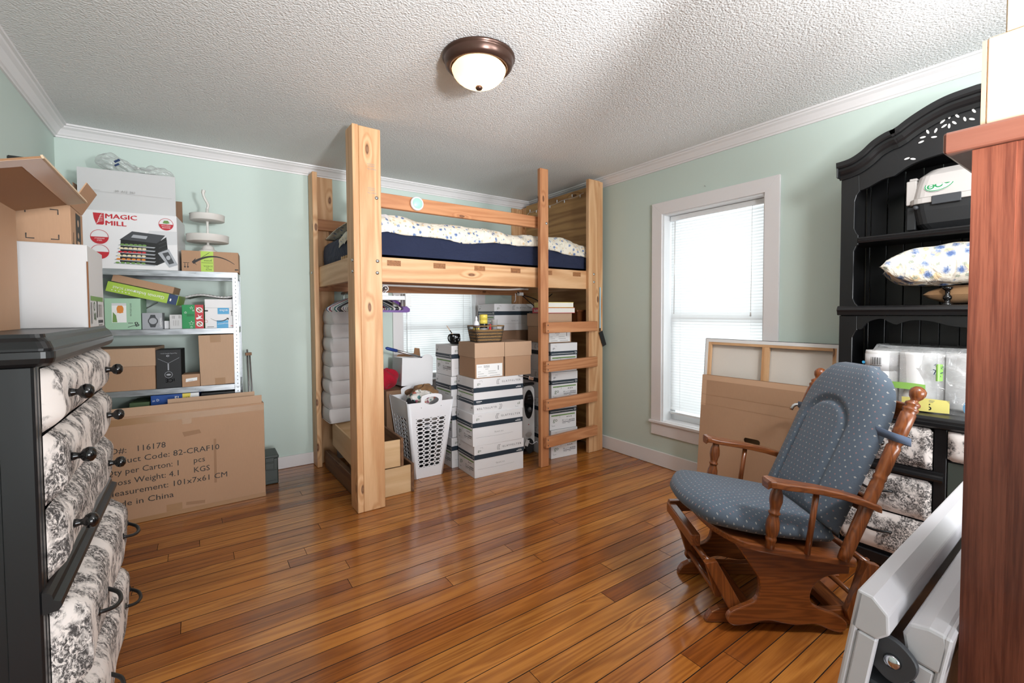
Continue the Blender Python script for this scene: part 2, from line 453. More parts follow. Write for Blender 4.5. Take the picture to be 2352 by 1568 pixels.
    M['orange'] = flat('orange_print', srgb(226, 140, 60), .4)
    M['cream'] = flat('cream_print', srgb(232, 216, 176), .5)
    M['silver'] = flat('silver_card', srgb(176, 178, 184), .3, .3)
    M['paper'] = flat('paper_white', srgb(240, 239, 238), .6)
    M['paper_page'] = flat('page_edges', srgb(232, 228, 220), .7)
    M['cloud'] = flat('pale_grey_print', srgb(214, 214, 216), .5)
    M['white_pl'] = flat('white_plastic', srgb(238, 238, 242), .32)
    M['grey_pl'] = flat('light_grey_plastic', srgb(196, 190, 186), .45)
    M['table_pl'] = flat('granite_white_plastic', srgb(206, 203, 206), .38, var=.03, bump=.06, bscale=500)
    M['heater'] = flat('off_white_enamel', srgb(222, 220, 218), .3)
    M['cream_metal'] = flat('distressed_white_metal', srgb(226, 222, 216), .5, var=.06, bump=.1, bscale=60)
    M['ammo'] = flat('olive_drab', srgb(38, 46, 40), .42, bump=.05)
    M['blue_foam'] = flat('blue_grip', srgb(38, 66, 140), .5)
    M['gun_green'] = flat('dark_green_panel', srgb(66, 72, 66), .5)
    for n, c in dict(h_white=(238, 238, 240), h_navy=(36, 50, 82), h_teal=(30, 108, 106), h_purple=(92, 48, 128), h_black=(24, 24, 26), h_blue=(52, 104, 168), h_pink=(190, 40, 90)).items():
        M[n] = flat(n, srgb(*c), .32)
    t = NT('thin_glass'); t.t.nodes.remove(t.bs)
    mx = t.n('MixShader', {0: .08, 1: t.n('BsdfTransparent', {0: (.97, .99, .98, 1)}).outputs[0], 2: t.n('BsdfGlossy', {'Roughness': .02}).outputs[0]}); t.set(t.out.inputs[0], mx.outputs[0]); M['glass'] = t.mat
    t = NT('clear_film'); t.t.nodes.remove(t.bs)
    fr = t.n('LayerWeight', {'Blend': .35}).outputs['Facing']
    wr = t.noise(t.coord(), 30, 4, .6, 1)
    bp = t.n('Bump', {'Height': wr, 'Strength': 1.0, 'Distance': .01}).outputs[0]
    gl = t.n('BsdfGlossy', {'Roughness': .08, 'Normal': bp}).outputs[0]
    df = t.n('BsdfDiffuse', {0: (.9, .92, .92, 1)}).outputs[0]
    a = t.n('MixShader', {0: .45, 1: gl, 2: df}).outputs[0]
    fac = t.math('MULTIPLY_ADD', t.math('MULTIPLY', fr, wr), .8, .24)
    t.set(t.out.inputs[0], t.n('MixShader', {0: fac, 1: t.n('BsdfTransparent').outputs[0], 2: a}).outputs[0]); M['film'] = t.mat
    t = NT('clear_plastic'); t.t.nodes.remove(t.bs)
    a = t.n('MixShader', {0: .6, 1: t.n('BsdfGlossy', {'Roughness': .1}).outputs[0], 2: t.n('BsdfDiffuse', {0: (.9, .88, .87, 1)}).outputs[0]}).outputs[0]
    t.set(t.out.inputs[0], t.n('MixShader', {0: .72, 1: t.n('BsdfTransparent').outputs[0], 2: a}).outputs[0]); M['clear'] = t.mat
    # translucent blinds
    t = NT('white_blind_slat'); t.t.nodes.remove(t.bs)
    a = t.n('MixShader', {0: .42, 1: t.n('BsdfDiffuse', {0: srgb(240, 240, 240)}).outputs[0], 2: t.n('BsdfTranslucent', {0: srgb(246, 247, 248)}).outputs[0]}).outputs[0]
    t.set(t.out.inputs[0], a); M['slat'] = t.mat
    # fabrics
    def fabric(name, c1, c2, rough=.9, sc=500, wrinkle=0):
        t = NT(name); n = t.noise(t.coord(), sc, 2); n2 = t.noise(t.coord(), 8, 3)
        t.b(Base_Color=t.mix(t.math('ADD', t.math('MULTIPLY', n, .6), t.math('MULTIPLY', n2, .4)), c1, c2), Roughness=rough, Specular_IOR_Level=.2, Sheen_Weight=.1)
        if wrinkle: t.bump(t.noise(t.coord((.6, 1, 1.4)), 9, 4, .55, 1.5), .5, .03)
        else: t.bump(n, .25, .0008)
        return t.mat
    M['navy_sheet'] = fabric('navy_cotton', srgb(33, 38, 58), srgb(47, 54, 80), wrinkle=1)
    M['white_cloth'] = fabric('white_fabric', srgb(222, 216, 216), srgb(238, 233, 233))
    M['redknit'] = fabric('red_knit', srgb(140, 16, 34), srgb(196, 34, 58), sc=120)
    M['dark_cloth'] = fabric('black_fabric', srgb(24, 24, 28), srgb(40, 40, 44))
    M['brown_cloth'] = fabric('brown_paper', srgb(120, 88, 60), srgb(164, 128, 92))
    M['grey_cloth'] = fabric('grey_fabric', srgb(120, 112, 108), srgb(196, 190, 186))
    # floral cotton: cream with blue and peach sprigs
    def floral(name, base, cols, scale):
        t = NT(name); col = base; 
        wv = t.noise(t.coord(), 26, 2)
        for i, (c, sc, r0, keep, off) in enumerate(cols):
            v = t.n('Mapping', {'Vector': t.n('TexCoord').outputs['Object'], 'Location': (off, off*1.3, off*.7)}).outputs[0]
            vo = t.n('TexVoronoi', {'Vector': v, 'Scale': sc*scale, 'Randomness': .85})
            kp = t.math('LESS_THAN', t.n('SeparateColor', {0: vo.outputs['Color']}).outputs[0], keep)
            pet = t.noise(v, sc*scale*5, 2)
            dd = t.math('ADD', vo.outputs['Distance'], t.math('MULTIPLY', t.math('SUBTRACT', pet, .5), .45))
            f = t.math('MULTIPLY', t.ramp(dd, [(r0*.7, (1, 1, 1, 1)), (r0, (0, 0, 0, 1))]), kp)
            col = t.mix(t.math('MULTIPLY', f, .85), col, c)
        t.b(Base_Color=col, Roughness=.9, Specular_IOR_Level=.2).bump(t.noise(t.coord((1, 1, .6)), 16, 4, .55, 1.2), .55, .03)
        return t.mat
    M['floral'] = floral('floral_cotton', srgb(238, 230, 214), [(srgb(226, 196, 152), 17, .34, .5, .3), (srgb(150, 158, 140), 25, .26, .35, 1.1), (srgb(112, 138, 182), 15, .36, .62, 2.2), (srgb(80, 104, 156), 15, .17, .62, 2.2)], 1.7)
    M['floral_big'] = floral('floral_pillow', srgb(236, 228, 212), [(srgb(228, 198, 152), 14, .42, .55, .3), (srgb(160, 168, 152), 22, .36, .5, 1.1), (srgb(128, 150, 188), 15, .46, .8, 2.2), (srgb(78, 102, 154), 15, .27, .8, 2.2)], 1.5)
    M['patch'] = floral('bright_floral', srgb(232, 226, 220), [(srgb(40, 130, 130), 22, .40, .5, .3), (srgb(208, 84, 50), 18, .42, .5, 1.1), (srgb(150, 40, 80), 20, .34, .5, 2.2), (srgb(80, 110, 60), 26, .34, .5, 3.2)], 1)
    # toile: black engraved foliage on warm white
    def toile(name, sx=(1, 1, 1), base=srgb(230, 221, 215)):
        t = NT(name); v = t.coord(sx, rnd=6)
        clump = t.ramp(t.noise(v, 11, 4, .62, .4), [(.435, (0, 0, 0, 1)), (.52, (1, 1, 1, 1))])
        twig = t.ramp(t.noise(v, 62, 6, .75, 1.6), [(.42, (0, 0, 0, 1)), (.50, (1, 1, 1, 1))])
        fine = t.ramp(t.noise(v, 150, 3, .7, 1.0), [(.36, (.35, .35, .35, 1)), (.5, (1, 1, 1, 1))])
        f = t.math('MULTIPLY', t.math('MULTIPLY', clump, twig), fine)
        t.b(Base_Color=t.mix(t.math('MULTIPLY', f, .93), base, srgb(30, 28, 30)), Roughness=.8, Specular_IOR_Level=.25)
        t.bump(t.noise(t.coord(), 420, 2), .15, .0008); return t.mat
    M['toile'] = toile('toile_fabric')
    M['toile_long'] = toile('toile_fabric_stretched', (1, 1.0, .62))
    # chair upholstery: blue-grey weave with staggered cream and rose flecks, laid out in UV metres
    t = NT('blue_fleck_upholstery'); uv = t.n('TexCoord').outputs['UV']
    sep = t.n('SeparateXYZ', {0: t.n('Mapping', {'Vector': uv, 'Scale': (46, 46, 1)}).outputs[0]})
    X, Y = sep.outputs[0], sep.outputs[1]
    row = t.math('MODULO', t.math('FLOOR', Y), 2.0)
    fx = t.math('SUBTRACT', t.math('FRACT', t.math('MULTIPLY_ADD', row, .5, X)), .5)
    fy = t.math('SUBTRACT', t.math('FRACT', Y), .5)
    ax, ay = t.math('ABSOLUTE', fx), t.math('ABSOLUTE', fy)
    d = t.math('ADD', ax, t.math('MULTIPLY', ay, .8))
    m = t.math('LESS_THAN', d, .14)
    hole = t.math('LESS_THAN', d, .045)
    m = t.math('MULTIPLY', m, t.math('SUBTRACT', 1.0, hole))
    alt = t.math('MODULO', t.math('FLOOR', t.math('MULTIPLY_ADD', row, .5, X)), 2.0)
    weave = t.noise(t.n('Mapping', {'Vector': uv, 'Scale': (1, 4, 1)}).outputs[0], 330, 3, .7)
    base = t.mix(weave, srgb(62, 73, 88), srgb(112, 123, 135))
    fl = t.mix(alt, srgb(206, 200, 190), srgb(176, 128, 122))
    t.b(Base_Color=t.mix(t.math('MULTIPLY', m, .72), base, fl), Roughness=.9, Specular_IOR_Level=.2, Sheen_Weight=.15)
    t.bump(weave, .35, .0012); M['chair'] = t.mat
    M['tie'] = fabric('blue_tie', srgb(70, 82, 104), srgb(98, 110, 130))
    # wicker
    t = NT('brown_wicker'); n = t.noise(t.coord((1, 1, 2)), 90, 3)
    t.b(Base_Color=t.mix(n, srgb(88, 62, 36), srgb(176, 138, 88)), Roughness=.6).bump(n, .5, .003); M['wicker'] = t.mat
    M['wicker_dk'] = flat('dark_wicker', srgb(54, 46, 40), .55)
    # lamp
    t = NT('alabaster_glass')
    t.t.nodes.remove(t.bs)
    n = t.noise(t.coord(), 9, 4, .6, 1)
    tr = t.n('BsdfTranslucent', {0: t.mix(n, srgb(255, 236, 206), srgb(255, 248, 232))}).outputs[0]
    df = t.n('BsdfDiffuse', {0: srgb(245, 232, 208)}).outputs[0]
    gl = t.n('BsdfGlossy', {'Roughness': .15}).outputs[0]
    a = t.n('MixShader', {0: .3, 1: tr, 2: df}).outputs[0]
    t.set(t.out.inputs[0], t.n('MixShader', {0: .05, 1: a, 2: gl}).outputs[0]); M['bowl'] = t.mat
    M['canvas'] = fabric('raw_canvas', srgb(230, 222, 212), srgb(238, 231, 222), sc=350)
build_mats()
# ------------------------------------------------------------------ the room
XL, XR, YB, YF, ZC = -.715, 3.115, 4.10, -1.50, 2.485
TW = .20
def wall_with_hole(name, axis, c0, c1, a0, a1, h=None):
    b = MB()
    def bb(p, q, z0, z1):
        if q-p < 1e-4 or z1-z0 < 1e-4: return
        b.box(p, q, c0, c1, z0, z1) if axis == 'x' else b.box(c0, c1, p, q, z0, z1)
    if h:
        p, q, z0, z1 = h
        bb(a0, p, 0, ZC); bb(q, a1, 0, ZC); bb(p, q, 0, z0); bb(p, q, z1, ZC)
    else: bb(a0, a1, 0, ZC)
    return struct(obj(name, b, M['wall']))
WR = (1.525, 2.33, .375, 2.05)      # right window opening (y0, y1, z0, z1)
WB = (1.60, 2.41, .62, 1.62)        # back window opening (x0, x1, z0, z1)
wall_with_hole('wall_back', 'x', YB, YB+TW, XL-TW, XR+TW, WB)
wall_with_hole('wall_right', 'y', XR, XR+TW, YF, YB, WR)
wall_with_hole('wall_left', 'y', XL-TW+.05, XL, YF, YB)
wall_with_hole('wall_front', 'x', YF-.1, YF, XL-TW, XR+TW, (-.35, 3.0, .25, 2.36))  # opening added in this unseen wall to let the fill light through
struct(obj('ceiling', MB().box(XL-TW, XR+TW, YF-.1, YB+TW, ZC, ZC+.1), M['ceiling']))

# floor of varnished boards, each board its own piece
fl = struct(obj('floor', MB().box(XL-TW, XR+TW, YF-.1, YB+TW, -.10, -.021), M['subfloor']))
def build_floor():
    rnd = random.Random(11); w = .0862; y = YF; k = 0
    unit = MB()
    c = .0007; gp = .0020
    # a board with eased top edges, unit length
    unit.strip([[(x, 0, -.02), (x, w-gp, -.02), (x, w-gp, -c), (x, w-gp-c, 0), (x, c, 0), (x, 0, -c)] for x in (0, 1)])
    unit.m = [1 if k % 6 != 3 else 0 for k in range(6)]+[1, 1]
    me = unit.mesh('floor_board', [M['floor'], M['subfloor']])
    cuts = {}
    while y < YB-.001:
        x = XL - rnd.uniform(0, 1.6)
        while x < XR:
            L = rnd.uniform(1.2, 3.4); x0, x1 = max(x, XL), min(x+L, XR)
            if XR-x1 < .35: x1 = XR; L = XR-x
            if x1-x0 > .05:
                o = D.objects.new('floor_board', me); COL.objects.link(o); o.parent = fl
                ww = min(w, YB-y)/w
                o.location = (x0+.0006, y, rnd.uniform(-.0005, .0003)); o.scale = (x1-x0-.0022, ww, 1)
            x += L
        y += w
build_floor()

def crown():
    prof = [(0, -.076), (.010, -.076), (.012, -.066), (.020, -.062), (.026, -.050), (.040, -.030), (.056, -.020), (.060, -.012), (.072, -.010), (.074, 0), (0, 0)]
    b = MB().strip([[(x, YB-p, ZC+q) for p, q in prof] for x in (XL, XR)]); struct(obj('trim_1', b, M['trim']))
    b = MB().strip([[(XR-p, y, ZC+q) for p, q in prof] for y in (YF, YB-.0005)]); struct(obj('trim_2', b, M['trim']))
    b = MB().strip([[(XL+p, y, ZC+q) for p, q in prof] for y in (YF, YB-.0005)]); struct(obj('trim_3', b, M['trim']))
crown()
struct(obj('baseboard_back', MB().box(XL, XR, YB-.014, YB, .001, .098), M['trim'], bev=.003))
struct(obj('baseboard_right', MB().box(XR-.014, XR, YF, YB-.015, .001, .118), M['trim'], bev=.003))
struct(obj('baseboard_left', MB().box(XL, XL+.014, YF, YB-.015, .001, .098), M['trim'], bev=.003))

def build_window(name, side):
    """a double-hung window set into the wall; local x along the wall, y into the wall, z up"""
    if side == 'right': w0, w1, z0, z1 = -WR[1], -WR[0], WR[2], WR[3]
    else: w0, w1, z0, z1 = WB
    root = D.objects.new(name, None); COL.objects.link(root); struct(root)
    if side == 'right': root.location = (XR, 0, 0); root.rotation_euler = (0, 0, R(-90))
    else: root.location = (0, YB, 0)
    T = M['trim']; c = .095
    # mitred casing
    def prism4(nm, p, y0=-.018): obj(nm, MB().prism(p, y0, .0, 'y'), T, root, bev=.0015)
    prism4('head_casing', [(w0-c, z1+c), (w1+c, z1+c), (w1, z1), (w0, z1)])
    prism4('side_casing', [(w0-c, z0), (w0, z0), (w0, z1), (w0-c, z1+c)])
    prism4('side_casing', [(w1, z0), (w1+c, z0), (w1+c, z1+c), (w1, z1)])
    obj('window_stool', MB().box(w0-c-.015, w1+c+.015, -.032, .0, z0-.022, z0).box(w0+.0005, w1-.0005, 0, .17, z0-.022, z0+.003), T, root, bev=.003)
    obj('apron', MB().box(w0-c, w1+c, -.016, 0, z0-.118, z0-.022), T, root, bev=.0015)
    V = M['white_vinyl']
    obj('jamb', MB().box(w0, w0+.012, .0, .15, z0, z1).box(w1-.012, w1, .0, .15, z0, z1).box(w0+.012, w1-.012, .0, .15, z1-.012, z1), V, root)
    a0, a1 = w0+.013, w1-.013; zm = z0+(z1-z0)*.5
    def sash(nm, y0, y1, zz0, zz1):
        s = obj(nm, MB().box(a0, a0+.035, y0, y1, zz0, zz1).box(a1-.035, a1, y0, y1, zz0, zz1).box(a0+.035, a1-.035, y0, y1, zz0, zz0+.045).box(a0+.035, a1-.035, y0, y1, zz1-.04, zz1), V, root)
        obj('pane', MB().box(a0+.034, a1-.034, (y0+y1)/2-.002, (y0+y1)/2+.002, zz0+.044, zz1-.039), M['glass'], s)
    sash('lower_sash', .112, .137, z0+.004, zm+.02)
    sash('upper_sash', .139, .163, zm-.02, z1-.001)
    return root, w0, w1, z0, z1
def build_blind(win, label, zbot):
    root, w0, w1, z0, z1 = win
    b = thing('window_blind', label, 'blind'); b.location = root.location; b.rotation_euler = root.rotation_euler
    x0, x1 = w0+.022, w1-.020; yc = .088
    obj('head_rail', MB().box(x0-.004, x1+.004, yc-.02, yc+.02, z1-.052, z1-.014), M['white_vinyl'], b, bev=.002)
    sl = MB(); L = x1-x0; hw = .0128; tilt = R(66)
    secs = []
    for k in range(5):
        t = -1+k*.5; d = t*hw; cv = .0022*(1-t*t)
        secs.append((d*math.cos(tilt)-cv*math.sin(tilt), d*math.sin(tilt)+cv*math.cos(tilt)))
    sl.strip([[(x, p, q) for p, q in secs] for x in (0, L)], closed=False, cap=False, sm=True)
    me = sl.mesh('slat', M['slat']); z = z1-.068; 
    while z > zbot+.03:
        o = D.objects.new('slat', me); COL.objects.link(o); o.parent = b; o.location = (x0, yc, z); z -= .0218
    obj('bottom_rail', MB().box(x0, x1, yc-.013, yc+.013, zbot, zbot+.018), M['white_vinyl'], b, bev=.003)
    for fx in (.12, .86):
        obj('ladder_cord', MB().tube([(x0+L*fx, yc-.015, z1-.05), (x0+L*fx, yc-.015, zbot+.01)], .0008, 5), M['white_vinyl'], b)
    obj('tilt_wand', MB().tube([(x0+.05, yc-.03, z1-.06), (x0+.045, yc-.032, z1-.80)], .0035, 6), M['clear'], b)
    obj('lift_cord', MB().tube([(x1-.10, yc-.026, z1-.05), (x1-.103, yc-.028, z1-.78)], .0012, 5).lathe([(0, 0), (.006, .004), (.004, .03), (0, .032)], 8, Matrix.Translation((x1-.103, yc-.028, z1-.82))), M['grey_pl'], b)
    return b
w1_ = build_window('window_1', 'right')
build_blind(w1_, 'tall white mini blind, closed, in the window beside the black hutch', .43)
w2_ = build_window('window_2', 'back')
build_blind(w2_, 'white mini blind in the low window behind the boxes under the loft bed', .65)

# ceiling lamp
def lamp():
    cx, cy = 1.14, 1.90
    t = thing('ceiling_lamp', 'round flush ceiling lamp with bronze rim and glowing cream glass bowl', 'lamp', (cx, cy, ZC))
    obj('rim', MB().lathe([(.150, 0), (.172, -.002), (.173, -.010), (.166, -.014), (.165, -.020), (.160, -.042), (.148, -.055), (.138, -.058), (.132, -.052), (.130, -.030), (.130, -.001)], 48), M['bronze'], t)
    pr = [(.118, -.046)]
    for k in range(1, 13):
        a = k/12*PI/2; pr.append((.130*math.cos(a)**.9 if k < 12 else 0, -.05-.088*math.sin(a)))
    obj('glass_bowl', MB().lathe(pr[::-1], 40), M['bowl'], t)
    obj('finial', MB().lathe([(0, -.156), (.013, -.152), (.018, -.144), (.015, -.136), (.005, -.130)], 14), M['bronze'], t)
    l = D.lights.new('bulb', 'POINT'); l.energy = 1.0; l.color = (1, .72, .44); l.shadow_soft_size = .035
    o = D.objects.new('bulb', l); COL.objects.link(o); o.parent = t; o.location = (0, 0, -.075)
lamp()
# two small hooks in the plaster beside the window
tag(obj('wall_hook', MB().tube([(XR, 1.96, 2.19), (XR-.012, 1.96, 2.19), (XR-.014, 1.96, 2.197)], .0022, 6), M['chrome']), 'tiny metal hook in the wall above the tall window', 'hook')
# ------------------------------------------------------------------ loft bed
BO = (0.819, 2.884); BT = R(1.1)
def bedw(x, y, z=0):
    c, s = math.cos(BT), math.sin(BT)
    return (BO[0]+x*c-y*s, BO[1]+x*s+y*c, z)
def build_bed():
    t = thing('loft_bed', 'tall home-made loft bed of pine boards with a short ladder', 'bed', (BO[0], BO[1], 0), BT)
    W_, Dp, a, c = 2.236, 1.20, .038, .14
    H = 2.438
    Pz, Px, Py = M['pine_z'], M['pine_x'], M['pine_y']
    def bd(nm, x0, x1, y0, y1, z0, z1, m, bev=.003): return obj(nm, MB().box(0, x1-x0, 0, y1-y0, 0, z1-z0), m, t, (x0, y0, z0), bev=bev)
    # four L-shaped posts of two boards each
    bd('post_board', 0, a, 0, c, .001, H, Pz); bd('post_board', a+.0008, a+c, 0, a, .001, H-.004, Pz)
    bd('post_board', W_-a, W_, .004, c, .001, H+.0, Pz); bd('post_board', W_-a-c, W_-a-.0008, .004, .004+a, .001, H+.004, Pz)
    bd('post_board', 0, a, Dp-c, Dp, .001, 2.41, Pz); bd('post_board', a+.0008, a+c+.005, Dp-a, Dp, .001, 2.40, Pz)
    bd('post_board', W_-a, W_, Dp-c, Dp, .001, 2.41, Pz); bd('post_board', W_-a-c, W_-a-.0008, Dp-a, Dp, .001, 2.40, Pz)
    # rails
    zr0, zr1 = 1.472, 1.632
    fr = bd('front_rail', a+.001, W_-a-.001, a+.001, 2*a, zr0, zr1+.002, Px)
    for k in range(6):
        x = .225+k*.334
        obj('joist_end', MB().box(0, .094, -.0012, .02, 0, .036), M['joist'], fr, (x-a, 0, .108))
    bd('back_rail', a+.001, W_-a-.001, Dp-2*a, Dp-a-.001, zr0-.02, zr1, M['fir_x'])
    bd('end_rail', a+.001, 2*a, 2*a+.002, Dp-2*a-.002, zr0+.01, zr1+.012, Py)
    bd('end_rail', W_-2*a, W_-a-.001, 2*a+.002, Dp-2*a-.002, zr0, zr1, Py)
    bd('deck', 2*a+.002, W_-2*a-.002, 2*a+.002, Dp-2*a-.002, zr1-.03, zr1-.012, M['ply'], 0)
    for k in range(6):
        x = .225+k*.334
        bd('joist', x, x+.09, 2*a+.001, Dp-2*a-.001, zr0+.105, zr0+.129, M['fir_y'])
    for k in range(5):
        y = .22+k*.055
        bd('mattress_slat', 2*a-.03, 2*a+.001+.06, y, y+.012, zr1+.0125, zr1+.035, M['bare_x'], 0)
    bd('guard_rail', a+.001, 1.552, a+.001, 2*a, 1.957, 2.050, M['fir_x'])
    bd('guard_rail', a+.001, W_-a-.05, Dp-2*a, Dp-a-.001, 1.955, 2.045, M['fir_x'])
    # plywood end board and shelf cleats
    bd('headboard', W_-a-.022, W_-a-.004, c+.001, Dp-c-.001, .05, 2.415, M['ply'], 0)
    # ladder
    bd('ladder_post', 1.468, 1.552, -.038, -.001, .001, 2.420, M['fir_z'])
    for z in (1.098, .782, .470, .164):
        o = obj('rung', MB().box(0, .632, 0, .038, 0, .087), M['fir_x'], t, (1.492, -.0775, z), (0, 0, R(3.2)), bev=.004)
        obj('screw', MB().lathe([(.005, 0), (.005, .001), (0, .0015)], 8, Matrix.Rotation(R(90), 4, 'X')), M['dark_grey'], o, (.02, 0, .065))
        obj('screw', MB().lathe([(.005, 0), (.005, .001), (0, .0015)], 8, Matrix.Rotation(R(90), 4, 'X')), M['dark_grey'], o, (.02, 0, .02))
    bolt = MB().lathe([(.012, 0), (.0115, .003), (.006, .006), (0, .0065)], 14, Matrix.Rotation(R(90), 4, 'X')).mesh('bolt', M['chrome'])
    for x, y, z in ((.148, 0, 2.0), (.148, 0, 1.60), (.146, 0, 1.525), (1.53, -.038, 1.985), (2.12, .004, 1.605), (2.12, .004, 1.535)):
        obj('bolt', bolt, None, t, (x, y, z))
    bl2 = MB().lathe([(.011, 0), (.0105, .003), (.006, .006), (0, .0065)], 14, Matrix.Rotation(R(-90), 4, 'Y')).mesh('bolt', M['chrome'])
    for y, z in ((.03, 1.60), (.03, 1.53), (1.12, 1.6)):
        obj('bolt', bl2, None, t, (0, y, z))
    # grade stamps on the posts
    p = P2()
    for v in (2.04, 2.19):
        p.text('S-GRN', .095, v, .010).text('No.2 PINE', .092, v-.018, .009).rect(.09, v+.016, .14, v+.018)
    p.put('grade_stamp', M['ink_soft'], t, 'F', off=.0004)
    return t
build_bed()

def build_mattress():
    x0, x1, y0, y1, z0 = .082, 2.15, .081, 1.118, 1.655
    t = thing('mattress', 'mattress under a dark navy fitted sheet on the loft bed', 'mattress', (BO[0], BO[1], 0), BT)
    rnd = random.Random(3)
    def f(u, v):
        # u around the perimeter, v from bottom to the top centre
        per = rrect(x0, x1, y0, y1, .07, 6)
        n = len(per); q = u*n; i = int(q) % n; fr = q-int(q)
        px = per[i][0]*(1-fr)+per[(i+1) % n][0]*fr; py = per[i][1]*(1-fr)+per[(i+1) % n][1]*fr
        cx, cy = (x0+x1)/2, (y0+y1)/2
        prof = [(1.0, 0), (1.004, .03), (1.006, .075), (1.004, .12), (.996, .158), (.975, .178), (.90, .185), (.5, .19), (.0, .19)]
        k = v*(len(prof)-1); j = min(int(k), len(prof)-2); g = k-j
        s = prof[j][0]*(1-g)+prof[j+1][0]*g; h = prof[j][1]*(1-g)+prof[j+1][1]*g
        wv = .0016*math.sin(px*23+h*40)+.001*math.sin(px*61-h*70) if .1 < v < .55 else 0
        return (cx+(px-cx)*s, cy+(py-cy)*s-(wv if py < cy else -wv), z0+h)
    obj('cover', MB().grid(f, 140, 16, cu=True), M['navy_sheet'], t)
    return t
build_mattress()
def build_sheet():
    # rumpled floral top sheet bunched along the front edge of the mattress
    t = thing('floral_sheet', 'rumpled cream floral sheet with blue flowers lying over the mattress', 'sheet', (BO[0], BO[1], 0), BT)
    rnd = random.Random(5)
    ph = [rnd.uniform(0, 6.28) for _ in range(12)]
    def crest(x): return 1.902+.022*math.exp(-((x-.35)/.25)**2)+.010*math.sin(x*7.5+1)+.006*math.sin(x*17+2)-.03*max(0, (x-1.75)/.35)**2
    def hem(x): return 1.798+.012*math.sin(x*5+.8)+.008*math.sin(x*13)-.02*max(0, (x-1.4)/.6)-.012*max(0, (x-1.85)/.2)
    def f(u, v):
        x = .088+u*(2.14-.088)
        zc, zh = crest(x), hem(x)
        fold = .013*math.sin(x*34+ph[0]+v*7+2*math.sin(x*5))+.009*math.sin(x*67+ph[1]-v*9+3*math.sin(x*9))+.007*math.sin(x*23+v*16+ph[2])
        if v < .45:
            g = v/.45; y = .070+.012*math.sin(g*PI)*-1.0-fold*.55; z = zh+(zc-zh)*(g**.85)
            y += .045*g*g
        else:
            g = (v-.45)/.55; y = .115+g*.93; z = zc+.012*math.sin(g*PI)-.05*g+fold*.45
            z = max(z, 1.852)
        return (x, y, z)
    b = MB().grid(f, 170, 34)
    o = obj('cloth', b, M['floral'], t)
    m = o.modifiers.new('s', 'SOLIDIFY'); m.thickness = .004; m.offset = 1
    # plain white end of the sheet
    def g(u, v):
        x = .075+u*.19
        y = .064-.010*math.sin(v*PI)+.045*v*v; z = 1.80+v*.122+.006*math.sin(u*9)
        return (x, y-.004*math.sin(u*30), z)
    obj('white_lining', MB().grid(g, 20, 12), M['white_cloth'], t)
    def h(u, v):
        # bunched corner hanging over the left end
        y = .07+v*.5; x = .070-.012*math.sin(u*PI)-.006*math.sin(v*21+u*8); z = 1.80+.09*u+.008*math.sin(v*24)-.05*v
        return (x+.03*u*u, y, z)
    obj('hanging_corner', MB().grid(h, 10, 26), M['floral'], t)
build_sheet()

